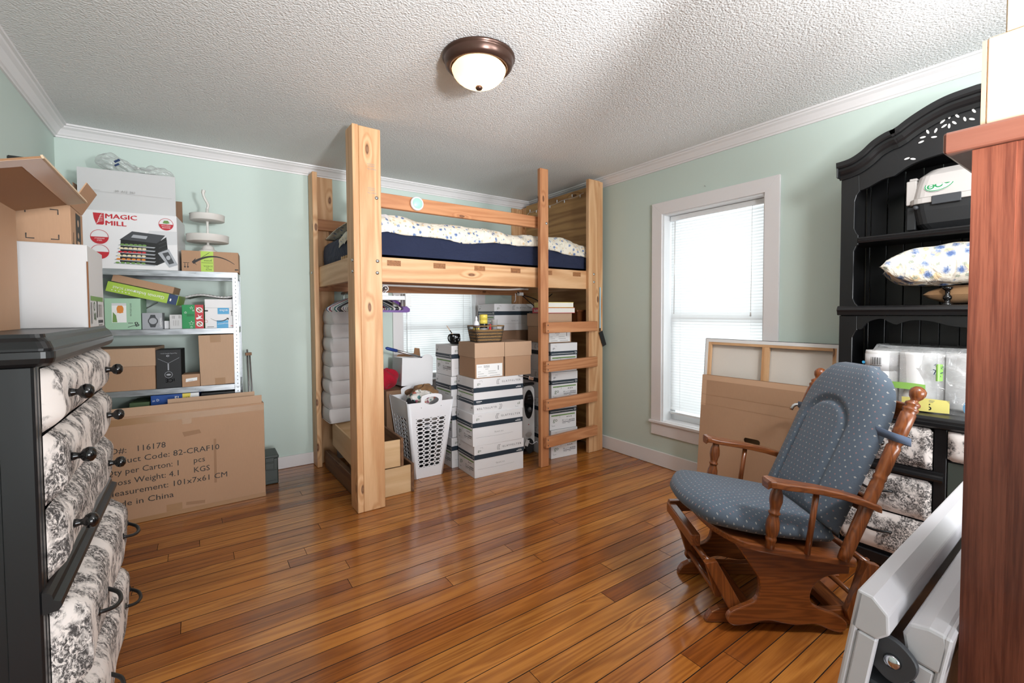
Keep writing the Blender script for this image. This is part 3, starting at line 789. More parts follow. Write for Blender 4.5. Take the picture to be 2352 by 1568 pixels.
def small_bed_things():
    # puck light on the guard rail
    x, y, z = bedw(.435, .038, 2.008)
    t = thing('puck_light', 'round white puck light with mint face stuck on the guard rail', 'puck light', (x, y, z), BT)
    Mx = Matrix.Rotation(R(90), 4, 'X')
    obj('housing', MB().lathe([(.040, 0), (.046, .003), (.047, .018), (.043, .024), (.036, .025)], 28, Mx), M['white_pl'], t)
    obj('face', MB().lathe([(.036, .0245), (.034, .027), (0, .0275)], 28, Mx), flat('mint_plastic', srgb(170, 222, 204), .35), t)
    # mini string lights along the top of the headboard
    xs = 2.236-.038-.026
    t = thing('string_lights', 'white mini string lights pinned along the plywood headboard', 'string lights', bedw(xs, 0), BT)
    pts = [(0, 1.05, 2.27), (-.002, 1.045, 2.31), (-.003, 1.0, 2.335)]
    for k in range(14):
        q = k/13; pts.append((-.003, .98-q*.80, 2.335+.03*q-.006*math.sin(k*1.3)))
    obj('wire', MB().tube(pts, .0016, 5), M['white_pl'], t)
    bl = MB().lathe([(0, 0), (.0042, .001), (.0045, .018), (.003, .026), (0, .027)], 8).mesh('bulb', M['white_pl'])
    for k in range(8):
        y = .98-k*.108; up = k % 2 == 0
        o = obj('bulb', bl, None, t, (-.006, y, 2.338+.03*k/7+(.0 if up else -.004)), (0 if up else PI, 0, 0))
    # tag on a lanyard hanging on the right post
    x, y, z = bedw(2.19, -.0, 1.10)
    t = thing('hanging_tag', 'black tag hanging on a pale blue strap at the right bed post', 'tag', (x, y-.004, z), BT)
    obj('strap', MB().box(-.006, .006, -.003, 0, .0, .37), flat('pale_blue_strap', srgb(170, 208, 226), .4), t, (0, 0, .02))
    obj('clip', MB().box(-.006, .006, -.006, 0, -.008, .022), M['black_plain'], t, bev=.002)
    obj('plate', MB().box(-.024, .024, -.008, -.001, -.14, 0), M['black_matte'], t, (.005, 0, -.01), (0, R(-22), 0), bev=.003)
    # cables under the bed
    t = thing('power_cables', 'black power cables and adapters drooping under the bed end', 'cables', bedw(1.62, .45, 1.4), BT)
    for pts in ([(-.02, 0, .055), (.08, .02, .0), (.25, .05, -.10), (.38, .08, -.17), (.40, .1, -.05)], [(.0, .05, .04), (.16, .05, .01), (.26, .06, -.02), (.33, .1, -.05), (.50, .12, .05)], [(.33, .1, -.05), (.36, .1, -.10), (.37, .1, -.17)]):
        obj('cable', MB().tube(catmull(pts, 6), .0045, 6), M['black_plain'], t)
    obj('white_cable', MB().tube(catmull([(.33, .1, -.06), (.30, .05, -.10), (.22, .02, -.125), (.17, .02, -.13)], 6), .003, 6), M['white_pl'], t)
    obj('adapter', MB().box(.0, .05, .0, .04, .02, .05), M['grey_pl'], t, bev=.004)
    obj('plug', MB().lathe([(.0, -.02), (.009, -.018), (.011, .01), (.006, .02), (0, .021)], 10), M['black_plain'], t, (.33, .1, -.05))
    obj('charger_cord', MB().tube(catmull([(-.03, .02, .04), (-.028, .02, .02), (-.03, .02, -.02), (-.045, .02, -.04)], 5), .003, 6), M['white_pl'], t)
    # ribbed conduit that runs under the front rail
    tag(obj('flexible_conduit', MB().tube(catmull([bedw(.25, .30, 1.468), bedw(.9, .28, 1.462), bedw(1.3, .24, 1.458), bedw(1.46, .22, 1.466), bedw(1.60, .30, 1.47)], 8), .008, 8), M['grey_pl']), 'grey ribbed cable strung beneath the front rail of the bed', 'cable')
small_bed_things()
# ------------------------------------------------------------------ cartons under the bed
def go_logo(p, u, v, s, mi=0, br=1):
    # round "go" with corner brackets; s: overall size
    p.text('go', u, v, s*.38, mi, sx=1.05)
    w = s*.03
    p.line([(u-s*.12, v-s*.30), (u-s*.12, v-s*.42), (u+s*.25, v-s*.42)], w*.8, br)
    p.line([(u+s*.35, v+s*.56), (u+s*.86, v+s*.60), (u+s*.86, v+s*.36)], w*.8, br)
def icons(p, u, v, s, mi):
    for k in range(3):
        p.poly([(u+k*s*1.5, v), (u+k*s*1.5+s*.9, v), (u+k*s*1.5+s*.45, v+s*.8)], mi)
def glat(p, u, v, h, mi, w):
    n = 'GLATFELTER'; 
    for k, ch in enumerate(n): p.text(ch, u+k*w/9, v, h, mi, al='c')
def leaf_mark(p, u, v, s, mi):
    for dx, rt in ((0, 20), (.32, 12)):
        p.line([(u+s*(dx+.22*math.cos(R(a))*.8+.10*math.sin(R(a))), v+s*.5*math.sin(R(a))) for a in range(40, 340, 20)], [s*.05*math.sin(PI*k/14)+s*.02 for k in range(15)], mi)
PW, PD, PH, PL = .450, .290, .2475, .105
INKS = None
def lid_prints(l, w, d, z0):
    """print on a lid; local corner origin, band at the lower rim"""
    i = [M['logo_green'], M['ink'], M['navy'], M['paper']]
    for face, ww in (('F', w), ('B', w)):
        p = P2(); p.rect(0, 0, ww, .036, 2); go_logo(p, .03, .058, .050, 0, 1); leaf_mark(p, ww*.47, .070, .040, 1); glat(p, ww*.57, .062, .014, 1, ww*.36)
        p.rect(ww-.07, .010, ww-.02, .015, 3); icons(p, ww-.055, .019, .008, 3)
        p.put('lid_print', i, l, face, w, d, 0)
    for face in ('L', 'R'):
        p = P2(); p.rect(0, 0, d, .036, 2); go_logo(p, .022, .056, .046, 1, 1)
        p.rect(.01, .013, d*.86, .0165, 3); p.rect(d*.90, .010, d*.97, .026, 3); p.rect(d*.912, .013, d*.955, .023, 2)
        p.put('lid_print', i, l, face, w, d, 0)
def make_carton(name, H=PH, second=False):
    root = D.objects.new(name, None); COL.objects.link(root)
    e = .0028
    body = obj('carton_body', MB().box(e, PW-e, e, PD-e, 0, H-.004), M['wcard'], root, bev=.0015)
    lid = obj('carton_lid', MB().box(0, PW, 0, PD, 0, PL), M['wcard'], root, (0, 0, H-PL), bev=.0015)
    lid_prints(lid, PW, PD, 0)
    if second:
        l2 = obj('carton_lid', MB().box(0, PW, 0, PD, 0, PL), M['wcard'], root, (PW, 0, PL), (0, PI, 0), bev=.0015)
        lid_prints(l2, PW, PD, 0)
    i = [M['logo_green'], M['ink'], M['bar_green'], M['ink_soft']]
    for face in ('L', 'R'):
        p = P2(); zt = H-PL-.004
        if not second:
            p.rect(.018, zt-.022, PD-.018, zt-.012, 2); go_logo(p, .035, zt-.070, .085, 0, 1)
            icons(p, PD*.62, zt-.042, .014, 1); p.text('8½ x 11', PD*.46, zt-.072, .013, 1)
            for k in range(9): p.rect(PD*.70+k*.0075, zt-.074, PD*.70+k*.0075+(.004 if k % 3 else .0022), zt-.062, 1)
            p.rect(PD*.46, zt-.084, PD*.93, zt-.080, 1); p.rect(PD*.46, zt-.094, PD*.60, zt-.091, 3); p.rect(PD*.66, zt-.096, PD*.75, zt-.092, 3)
        else: p.rect(.018, zt-.020, PD-.018, zt-.012, 2); go_logo(p, .04, zt-.058, .06, 0, 1)
        p.put('body_print', i, root, face, PW, PD, 0, off=-e+.0006)
    p = P2(); p.text('TB AVC 331', PW*.42, H*.34, .011, 0); p.line([(.03, H*.26), (PW*.5, H*.25), (PW*.8, H*.27)], .0012, 0)
    if not second: p.put('body_print', [M['ink_soft']], root, 'F', PW, PD, 0, off=-e+.0006)
    return root
def place(o, loc, deg, label, cat, group=None):
    o.location = loc; o.rotation_euler = (0, 0, R(deg)); return tag(o, label, cat, group)
def build_paper_stacks():
    proto = make_carton('paper_carton'); used = [False]
    def new():
        if not used[0]: used[0] = True; return proto
        return copy_tree(proto)
    G = 'white paper cartons stacked under the bed'
    # front stack
    place(new(), (1.722, 2.98, 0), -3, 'white paper carton on the floor, lowest of the stack beside the laundry hamper', 'carton', G)
    place(new(), (1.708, 2.978, PH), -3.6, 'white paper carton second from the floor, between hamper and heater', 'carton', G)
    c = make_carton('paper_carton', .268, True)
    place(c, (1.722, 2.982, 2*PH), -2.6, 'white paper carton with a second lid upside down as its base, under the brown boxes', 'carton', G)
    nm = ['lowest', 'second from below', 'third from below', 'topmost']
    for k in range(4):
        place(new(), (1.690+.006*(k % 2), 3.290, k*PH*1.012), (0, .8, -.6, .4)[k], 'white paper carton behind the hamper, %s of its narrow-end stack by the window' % nm[k], 'carton', G)
    for k in range(4):
        o = new()
        place(o, (2.775+(.004, -.006, .006, .002)[k], 2.972, k*PH*1.012), (86, 85, 87, 86)[k], 'white paper carton behind the ladder rungs, %s of its stack' % nm[k], 'carton', G)
    # rear stack: a plain moving box carries the parcel and the top carton
    b = thing('moving_box', 'plain brown moving box low behind the carton stacks', 'box', (2.235, 3.495, .001))
    obj('box_body', MB().box(0, .45, 0, .295, 0, 3*PH-.002), M['kraft_dk'], b, bev=.002)
    b = thing('parcel_box', 'brown parcel box with blue letters below the rear white carton', 'box', (2.225, 3.492, 3*PH))
    hb = 1.098-3*PH
    obj('box_body', MB().box(0, .47, 0, .30, 0, hb), M['kraft_dk'], b, bev=.002)
    P2().text('UPS', .26, hb*.18, .05, 0, bold=.006).put('lettering', [M['blue']], b, 'F', off=.0005)
    place(new(), (2.245, 3.50, 1.100), 0, 'white paper carton high at the back, standing on the brown parcel', 'carton', G)
build_paper_stacks()

def archive_box(name, label, loc, deg, w, d, h, lettered=False, group=None):
    t = thing(name, label, 'box', loc, R(deg), group); e = .005
    obj('box_body', MB().box(e, w-e, e, d-e, 0, h-.003), M['kraft'], t, bev=.0015)
    obj('box_lid', MB().box(0, w, 0, d, h-.115, h), M['kraft_lt'], t, bev=.002)
    if lettered:
        p = P2(); p.rect(w*.06, .006, w*.93, .108, 0)
        p.text('5050', w*.30, .080, .018, 1); p.text('BLACK', w*.36, .066, .006, 1); p.text('1', w*.78, .056, .036, 1)
        for q in ((.10, .088, .24), (.10, .05, .2), (.10, .034, .3), (.45, .05, .7), (.45, .034, .75), (.10, .016, .4), (.5, .016, .85)): p.rect(w*q[0], q[1], w*q[2], q[1]+.003, 2)
        p.rect(w*.06, .006, w*.93, .0075, 2)
        p.put('paper_label', [M['paper'], M['ink'], M['ink_soft']], t, 'F', off=-e+.0008)
    return t
zt = 2*PH+.268
archive_box('archive_box', 'brown lidded archive box with a 5050 label on top of the white cartons', (1.730, 2.975, zt+.001), -3, .262, .285, .272, True)
archive_box('archive_box', 'plain brown lidded archive box to the right of the labelled one', (1.996, 2.963, zt+.001), -3, .255, .285, .270)
archive_box('archive_box', 'brown lidded archive box with label, on the carton stack behind the ladder', (2.465, 3.00, 4*PH*1.012+.001), -3, .262, .32, .255, True)

def books():
    z = 4*PH*1.012+.257
    def book(label, loc, deg, w, d, h, cover, spine_txt, tm):
        t = thing('book', label, 'book', loc, R(deg), 'books on the archive box')
        obj('pages', MB().box(.004, w-.004, .002, d-.004, .004, h-.004), M['paper_page'], t)
        obj('cover', MB().box(0, w, 0, d, 0, .004).box(0, w, 0, d, h-.004, h).box(0, .004, 0, d, .004, h-.004), cover, t, bev=.001)
        if spine_txt:
            P2().text(spine_txt, .03, h*.28, h*.42, 0, bold=.006).put('lettering', [tm], t, 'L', w, d, 0)
        return t
    book('thick paperback with red and blue spine, lower of two books on the archive box', (2.45, 2.99, z), -4, .30, .23, .048, M['red'], 'Building', M['paper'])
    book('yellow-covered book, upper of two books on the archive box', (2.445, 3.0, z+.0485), -9, .28, .21, .046, M['yellow'], None, None)
books()

# small wooden planter box fixed to the headboard
def planter():
    t = thing('planter_box', 'dark brown wooden planter box with moulded rim fixed to the plywood headboard', 'planter box', (2.910, 3.105, 1.10), R(1.1))
    obj('box_body', MB().strip([[(-a*1.1, -a, z), (a*1.1, -a, z), (a*1.1, a, z), (-a*1.1, a, z)] for a, z in ((.045, 0), (.050, .08), (.060, .168))]), M['brownwood_z'], t)
    obj('rim', MB().box(-.078, .078, -.072, .072, .1685, .188), M['brownwood_z'], t, bev=.006, seg=2)
planter()

# oil radiator
def heater():
    t = thing('oil_radiator', 'off-white oil radiator heater with black oval control panel between the stacks', 'heater', (2.338, 3.200, 0), R(-1))
    W_, H = .134, .62
    obj('front_panel', MB().prism(rrect(0, W_, .055, H, .055, 6), 0, .05, 'y'), M['heater'], t, bev=.006, seg=2)
    for k in range(3):
        obj('fin', MB().prism(rrect(.012, W_-.012, .075, H-.02, .045, 5), .062+k*.062, .082+k*.062, 'y'), M['heater'], t, bev=.004)
    obj('control_panel', MB().prism([(W_/2+.052*math.cos(a)*(1 if math.sin(a) > 0 else .92), .455+.128*math.sin(a)) for a in [2*PI*k/28 for k in range(28)]], -.008, -.0005, 'y'), M['black_gloss'], t, bev=.003)
    Mx = Matrix.Rotation(R(90), 4, 'X')
    obj('dial', MB().lathe([(.024, 0), (.022, .012), (.019, .014), (0, .014)], 20, Matrix.Translation((W_/2, -.009, .41)) @ Mx), M['dark_grey'], t)
    obj('dial_mark', MB().box(W_/2-.0015, W_/2+.0015, -.0248, -.0233, .41, .43), M['paper'], t)
    for z in (.50, .525): obj('switch', MB().box(W_/2-.02, W_/2+.02, -.014, -.0085, z, z+.014), M['dark_grey'], t, bev=.002)
    obj('indicator', MB().lathe([(.005, 0), (.004, .003), (0, .003)], 10, Matrix.Translation((W_/2, -.001, .275)) @ Mx), M['red'], t)
    obj('vent', MB().prism([(W_/2+.035*math.cos(a), .185+.022*math.sin(a)) for a in [2*PI*k/20 for k in range(20)]], -.004, -.0005, 'y'), M['grey_pl'], t)
    obj('cord_reel', MB().prism([(W_/2+.045*math.cos(a), .085+.068*math.sin(a)) for a in [2*PI*k/24 for k in range(24)]], -.022, -.0015, 'y'), M['black_matte'], t, bev=.006)
    obj('paper_tag', MB().box(0, .038, -.003, 0, 0, .055), M['paper'], t, (.0, -.025, .105), (0, R(24), 0))
    obj('white_cord', MB().tube(catmull([(.03, -.028, .14), (.08, -.03, .105), (.13, -.03, .12), (.15, -.02, .10)], 6), .003, 6), M['white_pl'], t)
    obj('top_handle', MB().box(.02, W_-.0, .0, .05, H+.001, H+.022), M['black_plain'], t, bev=.008, seg=2)
    obj('foot', MB().box(-.02, W_+.02, .05, .075, .018, .07), M['black_plain'], t, bev=.004)
    for x in (-.01, W_+.01): obj('caster', MB().lathe([(0, -.009), (.018, -.009), (.018, .009), (0, .009)], 14, Matrix.Translation((x, .062, .0185)) @ Matrix.Rotation(R(90), 4, 'Y')), M['black_plain'], t)
heater()
tag(obj('metal_bracket', MB().box(0, .10, 0, .012, 0, .004).box(.085, .125, -.006, .018, -.012, .014), M['chrome'], None, (2.12, 2.955, zt-.005), (R(6), R(12), R(-30)), bev=.002), 'small chrome bracket sticking out above the heater', 'bracket')

# wicker basket with bottles, mug
def basket_group():
    zb = zt+.273
    t = thing('wicker_basket', 'brown rectangular wicker basket on the archive boxes', 'basket', (1.905, 3.10, zb+.001), R(-8))
    w0, d0, w1, d1, h = .105, .072, .125, .090, .125
    rows = 12
    for k in range(rows):
        z = h*.78*(k+.5)/rows; q = z/h
        a, d = w0+(w1-w0)*q, d0+(d1-d0)*q; r = h*.78/rows*.56
        pts = rrect(-a, a, -d, d, .02, 3); m = len(pts); L = []
        for i in range(m*2+1):
            f = (i/2) % m; i0 = int(f); fr = f-i0
            x = pts[i0][0]*(1-fr)+pts[(i0+1) % m][0]*fr; y = pts[i0][1]*(1-fr)+pts[(i0+1) % m][1]*fr
            o = .0028*(1 if (i+k) % 2 else -1); n = math.hypot(x, y); L.append((x+x/n*o, y+y/n*o, z))
        obj('woven_strand', MB().tube(L, r, 6, cap=False), M['wicker'] if k % 3 else M['wicker_dk'], t)
    for k in range(22):
        f = k/22; pts = rrect(-1, 1, -1, 1, .15, 3); i = int(f*len(pts)); px, py = pts[i]
        obj('stake', MB().tube([(px*w0, py*d0, 0), (px*w1, py*d1, h)], .003, 5), M['wicker_dk'], t)
    a, d = w1, d1
    rim = [(x, y, h) for x, y in rrect(-a, a, -d, d, .02, 3)]
    obj('rim', MB().tube(rim+[rim[0]], .005, 7, cap=False), M['wicker'], t)
    obj('base', MB().prism(rrect(-w0+.004, w0-.004, -d0+.004, d0-.004, .018, 3), .001, .006, 'z'), M['wicker_dk'], t)
    def up(x, y, z=0): 
        v = Matrix.Rotation(R(-8), 4, 'Z') @ Vector((x, y, 0)); return (1.905+v.x, 3.10+v.y, zb+.008+z)
    b = thing('spray_can', 'yellow and black spray can standing in the wicker basket', 'can', up(-.012, .015), 0)
    obj('can', MB().lathe([(0, 0), (.031, .001), (.032, .008), (.032, .165), (.029, .172), (.024, .178)], 24), M['black_gloss'], b)
    obj('yellow_band', MB().lathe([(.0325, .135), (.0325, .168)], 24), M['yellow'], b)
    obj('cap', MB().lathe([(.0325, .168), (.0325, .205), (.030, .208), (0, .208)], 24), M['yellow'], b)
    obj('white_panel', MB().lathe([(.0327, .07), (.0327, .10)], 24), M['silver'], b)
    b = thing('glue_bottle', 'white squeeze bottle with blue and yellow label in the wicker basket', 'bottle', up(-.076, .012), 0)
    obj('bottle', MB().lathe([(0, 0), (.024, .001), (.025, .01), (.025, .12), (.021, .145), (.011, .158), (.009, .165)], 20), M['white_pl'], b)
    obj('label_band', MB().lathe([(.0255, .04), (.0255, .115)], 20), M['yellow'], b)
    obj('blue_band', MB().lathe([(.0258, .105), (.0258, .124)], 20), M['blue'], b)
    obj('nozzle', MB().lathe([(.010, .165), (.010, .178), (.004, .195), (0, .197)], 12), M['white_pl'], b)
    o = P2().text('KI', -.016, .065, .024, 0, bold=.006).put('lettering', [M['blue']], b, 'F', off=.0265)
    b = thing('plastic_cup', 'stack of clear plastic cups at the right end of the basket', 'cup', up(.072, -.01), 0)
    obj('cup', MB().lathe([(.018, .03), (.027, .165), (.029, .167), (.026, .165), (.017, .03)], 18), M['clear'], b)
    obj('cup_inside', MB().lathe([(.02, .09), (.024, .15)], 18), M['white_pl'], b)
    b = thing('red_tube', 'red tube beside the cups in the basket', 'tube', up(.025, -.03), 0)
    obj('tube', MB().lathe([(0, 0), (.010, .001), (.010, .13), (0, .131)], 12), M['red'], b)
    # black mug with a brush
    zm = 4*PH*1.012
    b = thing('coffee_mug', 'glossy black mug with speckles on the white carton', 'mug', (1.785, 3.40, zm+.001), R(20))
    obj('mug_body', MB().lathe([(0, 0), (.030, .001), (.040, .010), (.047, .04), (.046, .075), (.043, .088), (.041, .088), (.043, .07), (.040, .012), (0, .008)], 28), M['black_gloss'], b)
    obj('handle', MB().tube(catmull([(-.043, 0, .075), (-.065, 0, .082), (-.080, 0, .06), (-.072, 0, .032), (-.046, 0, .018)], 6), .0055, 8), M['black_gloss'], b)
    rnd = random.Random(2)
    for k in range(7):
        a = -PI/2-1.1+k*.33; r = .004+.005*rnd.random(); z = .025+.05*rnd.random()
        m = Matrix.Translation((.0466*math.cos(a), .0466*math.sin(a), z)) @ Matrix.Rotation(a, 4, 'Z') @ Matrix.Rotation(R(90), 4, 'Y')
        obj('speckle', MB().lathe([(r, 0), (r*.7, .0012), (0, .0014)], 10, m), M['silver'], b)
    b = thing('paint_brush', 'thin wooden brush handle leaning out of the black mug', 'brush', (1.785, 3.40, zm+.014))
    obj('handle', MB().tube([(.01, 0, 0), (-.03, .0, .085), (-.075, .0, .145)], .004, 8, rs=[.0045, .004, .002]), M['pine_x'], b)
    obj('ferrule', MB().tube([(-.028, 0, .082), (-.045, 0, .105)], .0046, 8), M['black_plain'], b)
basket_group()
# ------------------------------------------------------------------ left end under the bed
def hamper():
    t = thing('laundry_hamper', 'tall white plastic laundry hamper with oval holes, full of clothes', 'hamper', (1.462, 3.372, 0), R(-2.0))
    H = .61; top = .0
    def half(z): q = z/H; return .120+.070*q, .150+.070*q     # half width x, half depth y
    def walls(side):
        # one wall as a plate with true oval openings: quads around each hole
        b = MB(); nx = 4; rows = 12
        L = 1.0
        def P(s, z, off=0):
            hx, hy = half(z); r = .0
            if side == 'F': return (s*(hx-.02), -hy-off*0+.0, z)
            if side == 'B': return (-s*(hx-.02), hy, z)
            if side == 'L': return (-hx, -s*(hy-.02), z)
            return (hx, s*(hy-.02), z)
        z0, z1 = .085, .475; s0, s1 = -.78, .78
        ztop = lambda s: H if side in 'LR' else H+.052*math.exp(-(s/.42)**4)-.035*math.exp(-((abs(s)-.72)/.2)**2)*0
        def cell(a0, a1, c0, c1, hole, cr=(.41, .36)):
            n = 12; sm, zm = (a0+a1)/2, (c0+c1)/2
            rx, rz = (a1-a0)*cr[0], (c1-c0)*cr[1]
            if not hole:
                b._add([P(a0, c0), P(a1, c0), P(a1, c1), P(a0, c1)], [(0, 1, 2, 3)]); return
            inner = [P(sm+rx*math.cos(2*PI*k/n), zm+rz*math.sin(2*PI*k/n)) for k in range(n)]
            outer = []
            for k in range(n):
                q = 2*PI*k/n; cx, cz = math.cos(q), math.sin(q); m = max(abs(cx), abs(cz))
                outer.append(P(sm+(a1-a0)/2*cx/m, zm+(c1-c0)/2*cz/m))
            b._add(outer+inner, [(k, (k+1) % n, n+(k+1) % n, n+k) for k in range(n)])
        for r in range(rows):
            c0, c1 = z0+(z1-z0)*r/rows, z0+(z1-z0)*(r+1)/rows
            for k in range(nx): cell(s0+(s1-s0)*k/nx, s0+(s1-s0)*(k+1)/nx, c0, c1, True)
            cell(-1, s0, c0, c1, False); cell(s1, 1, c0, c1, False)
        cell(-1, 1, 0.002, z0, False)
        if side in 'LR': cell(-1, 1, z1, H, False)
        else:
            # upper band with a raised arched handle and its oval grip hole
            m = 16; zc = H-.010; rx, rz = .34, .030; n = 24
            cell(-1, -.5, z1, H-.012, False); cell(.5, 1, z1, H-.012, False); cell(-.5, .5, z1, H-.055, False)
            def edge(q):
                s = .5*max(-1, min(1, math.cos(q)*1.30)); 
                if math.sin(q) >= 0: z = H-.012+.062*(max(0, math.sin(q)))**.8 if abs(math.cos(q)*1.30) < 1 else H-.012+.062*max(0, math.sin(q))**.8*.9
                else: z = max(H-.055, H-.012+.07*math.sin(q))
                return s, z
            outer = [P(*edge(2*PI*k/n)) for k in range(n)]
            inner = [P(rx*math.cos(2*PI*k/n), H-.004+rz*math.sin(2*PI*k/n)) for k in range(n)]
            b._add(outer+inner, [(k, (k+1) % n, n+(k+1) % n, n+k) for k in range(n)])
        return b
    for s in 'FBLR':
        o = obj('perforated_side', walls(s), M['white_pl'], t); m = o.modifiers.new('s', 'SOLIDIFY'); m.thickness = .004; m.offset = -1
        o.modifiers.new('e', 'EDGE_SPLIT')
    for sx, sy in ((-1, -1), (1, -1), (1, 1), (-1, 1)):
        def f(u, v, sx=sx, sy=sy):
            z = .002+v*(H-.012-.002); hx, hy = half(z); a = u*PI/2
            r = .02; 
            c = (sx*(hx-r*1.0), sy*(hy-r*1.0))
            ca, sa = (math.cos(a), math.sin(a))
            return (sx*(hx-.02)+sx*.02*ca, sy*(hy-.02)+sy*.02*sa, z)
        o = obj('rounded_corner', MB().grid(f, 5, 2), M['white_pl'], t); m = o.modifiers.new('s', 'SOLIDIFY'); m.thickness = .004; m.offset = 0
    hx, hy = half(0); obj('bottom', MB().box(-hx+.005, hx-.005, -hy+.005, hy-.005, .002, .006), M['white_pl'], t)
    # clothes inside
    rnd = random.Random(8)
    W0 = Matrix.Translation(t.location) @ Matrix.Rotation(R(-2), 4, 'Z')
    def wad(name, label, cat, mat, c, rx, ry, rz, seed, group='clothes in the hamper'):
        r = random.Random(seed); ph = [r.uniform(0, 6.28) for _ in range(8)]
        def f(u, v):
            a = u*2*PI; e = -PI/2+v*PI
            k = 1+.13*math.sin(3*a+ph[0]+2*e)+.09*math.sin(5*a+ph[1]-4*e)+.06*math.sin(9*a+6*e+ph[2])
            return (c[0]+rx*k*math.cos(a)*math.cos(e), c[1]+ry*k*math.sin(a)*math.cos(e), c[2]+rz*k*math.sin(e))
        b = MB().grid(f, 36, 18, cu=True)
        o = tag(obj(name, b, mat), label, cat, group); o.matrix_world = W0; return o
    wad('folded_laundry', 'dark laundry packed low inside the white hamper', 'laundry', M['dark_cloth'], (0, 0, .185), .108, .135, .150, 1)
    wad('folded_laundry', 'grey patterned laundry in the middle of the white hamper', 'laundry', M['grey_cloth'], (.02, -.01, .455), .125, .145, .062, 2)
    wad('floral_garment', 'bright floral garment on top of the hamper', 'garment', M['patch'], (-.03, -.065, .600), .105, .088, .058, 3)
    wad('dark_garment', 'black garment at the left rim of the hamper', 'garment', M['dark_cloth'], (-.115, -.10, .560), .05, .06, .055, 4)
    wad('brown_garment', 'crumpled brown garment at the back of the hamper', 'garment', M['brown_cloth'], (.055, .06, .615), .10, .085, .065, 5)
hamper()

def drawers():
    # two bare wooden drawer boxes stacked at the left end, and a plank that bears on them
    def drawer(label, loc, deg, w, d, h, dark):
        t = thing('drawer_box', label, 'drawer', loc, R(deg)); th = .013
        B = M['bare_x']
        obj('end_panel', MB().box(0, w-th, 0, th, 0, h), B, t, bev=.001); obj('end_panel', MB().box(0, w-th, d-th, d, 0, h), B, t, bev=.001)
        obj('side_panel', MB().box(0, th, th+.0005, d-th-.0005, 0, h), M['bare_y'], t, bev=.001)
        obj('front_panel', MB().box(w-th, w+.006, -.012, d+.012, .002, h+.012), M['oldwood_y'], t, bev=.002)
        obj('bottom', MB().box(th+.0005, w-th-.0005, th+.0005, d-th-.0005, .008, .014), B, t)
        return t
    drawer('bare plywood drawer box lying on the floor behind the front bed post', (1.00, 3.03, .0015), 0, .245, .72, .192, 1)
    drawer('bare plywood drawer box stacked askew on the lower one under the bed', (.862, 3.02, .206), -2.0, .30, .80, .185, 1)
    tag(obj('floor_plank', MB().box(0, .038, 0, .90, 0, .14), M['oldwood_y'], None, (.872, 3.03, .001), (0, 0, R(1.1)), bev=.003), 'weathered plank on edge along the floor at the left end of the bed', 'plank')
    def f(u, v):
        a = u*2*PI; e = -PI/2+v*PI; k = 1+.12*math.sin(3*a+2*e)
        return (.99+.085*k*math.cos(a)*math.cos(e), 3.33+.10*k*math.sin(a)*math.cos(e), .30+.072*k*math.sin(e))
    tag(obj('black_garment', MB().grid(f, 24, 12, cu=True), M['dark_cloth']), 'black garment lying in the upper drawer box', 'garment')
drawers()

def organiser():
    t = thing('hanging_organiser', 'white fabric hanging shelf organiser with eight bulging tiers', 'organiser', (.885, 3.735, 0), BT)
    w, d = .26, .26
    zt, zb, n = 1.315, .40, 8
    for k in range(n):
        z1 = zt-.02-(zt-.02-zb)*k/n; z0 = zt-.02-(zt-.02-zb)*(k+1)/n
        def f(u, v, z0=z0, z1=z1, k=k):
            per = rrect(0, w, 0, d, .02, 3); m = len(per); q = u*m; i = int(q) % m; fr = q-int(q)
            x = per[i][0]*(1-fr)+per[(i+1) % m][0]*fr; y = per[i][1]*(1-fr)+per[(i+1) % m][1]*fr
            bl = .012*math.sin(v*PI)**.7+.004*math.sin(u*21+k*2+v*3)
            cx, cy = w/2, d/2; n_ = math.hypot(x-cx, y-cy)
            dx = -.004*k
            return (x+(x-cx)/n_*bl+dx, y+(y-cy)/n_*bl, z0+.003+(z1-z0-.006)*v)
        obj('fabric_tier', MB().grid(f, 44, 8, cu=True), M['white_cloth'], t)
        obj('tier_seam', MB().tube([(x-.004*k, y, z0) for x, y in rrect(-.002, w+.002, -.002, d+.002, .02, 3)]+[(w-.004*k, -.002+.02, z0)], .003, 5), M['white_cloth'], t)
        obj('tier_shelf', MB().box(.008-.004*k, w-.008-.004*k, .008, d-.008, z0-.002, z0+.002), M['white_cloth'], t)
    obj('top_panel', MB().prism([(0, zt-.02), (w, zt-.02), (w*.62, zt+.06), (w*.38, zt+.06)], .01, d-.01, 'y'), M['white_cloth'], t)
    obj('hook', MB().tube(catmull([(w*.5, d/2, zt+.06), (w*.5, d/2, zt+.10), (w*.5+.022, d/2, zt+.125), (w*.5+.04, d/2, zt+.10)], 5), .003, 6), M['chrome'], t)
organiser()

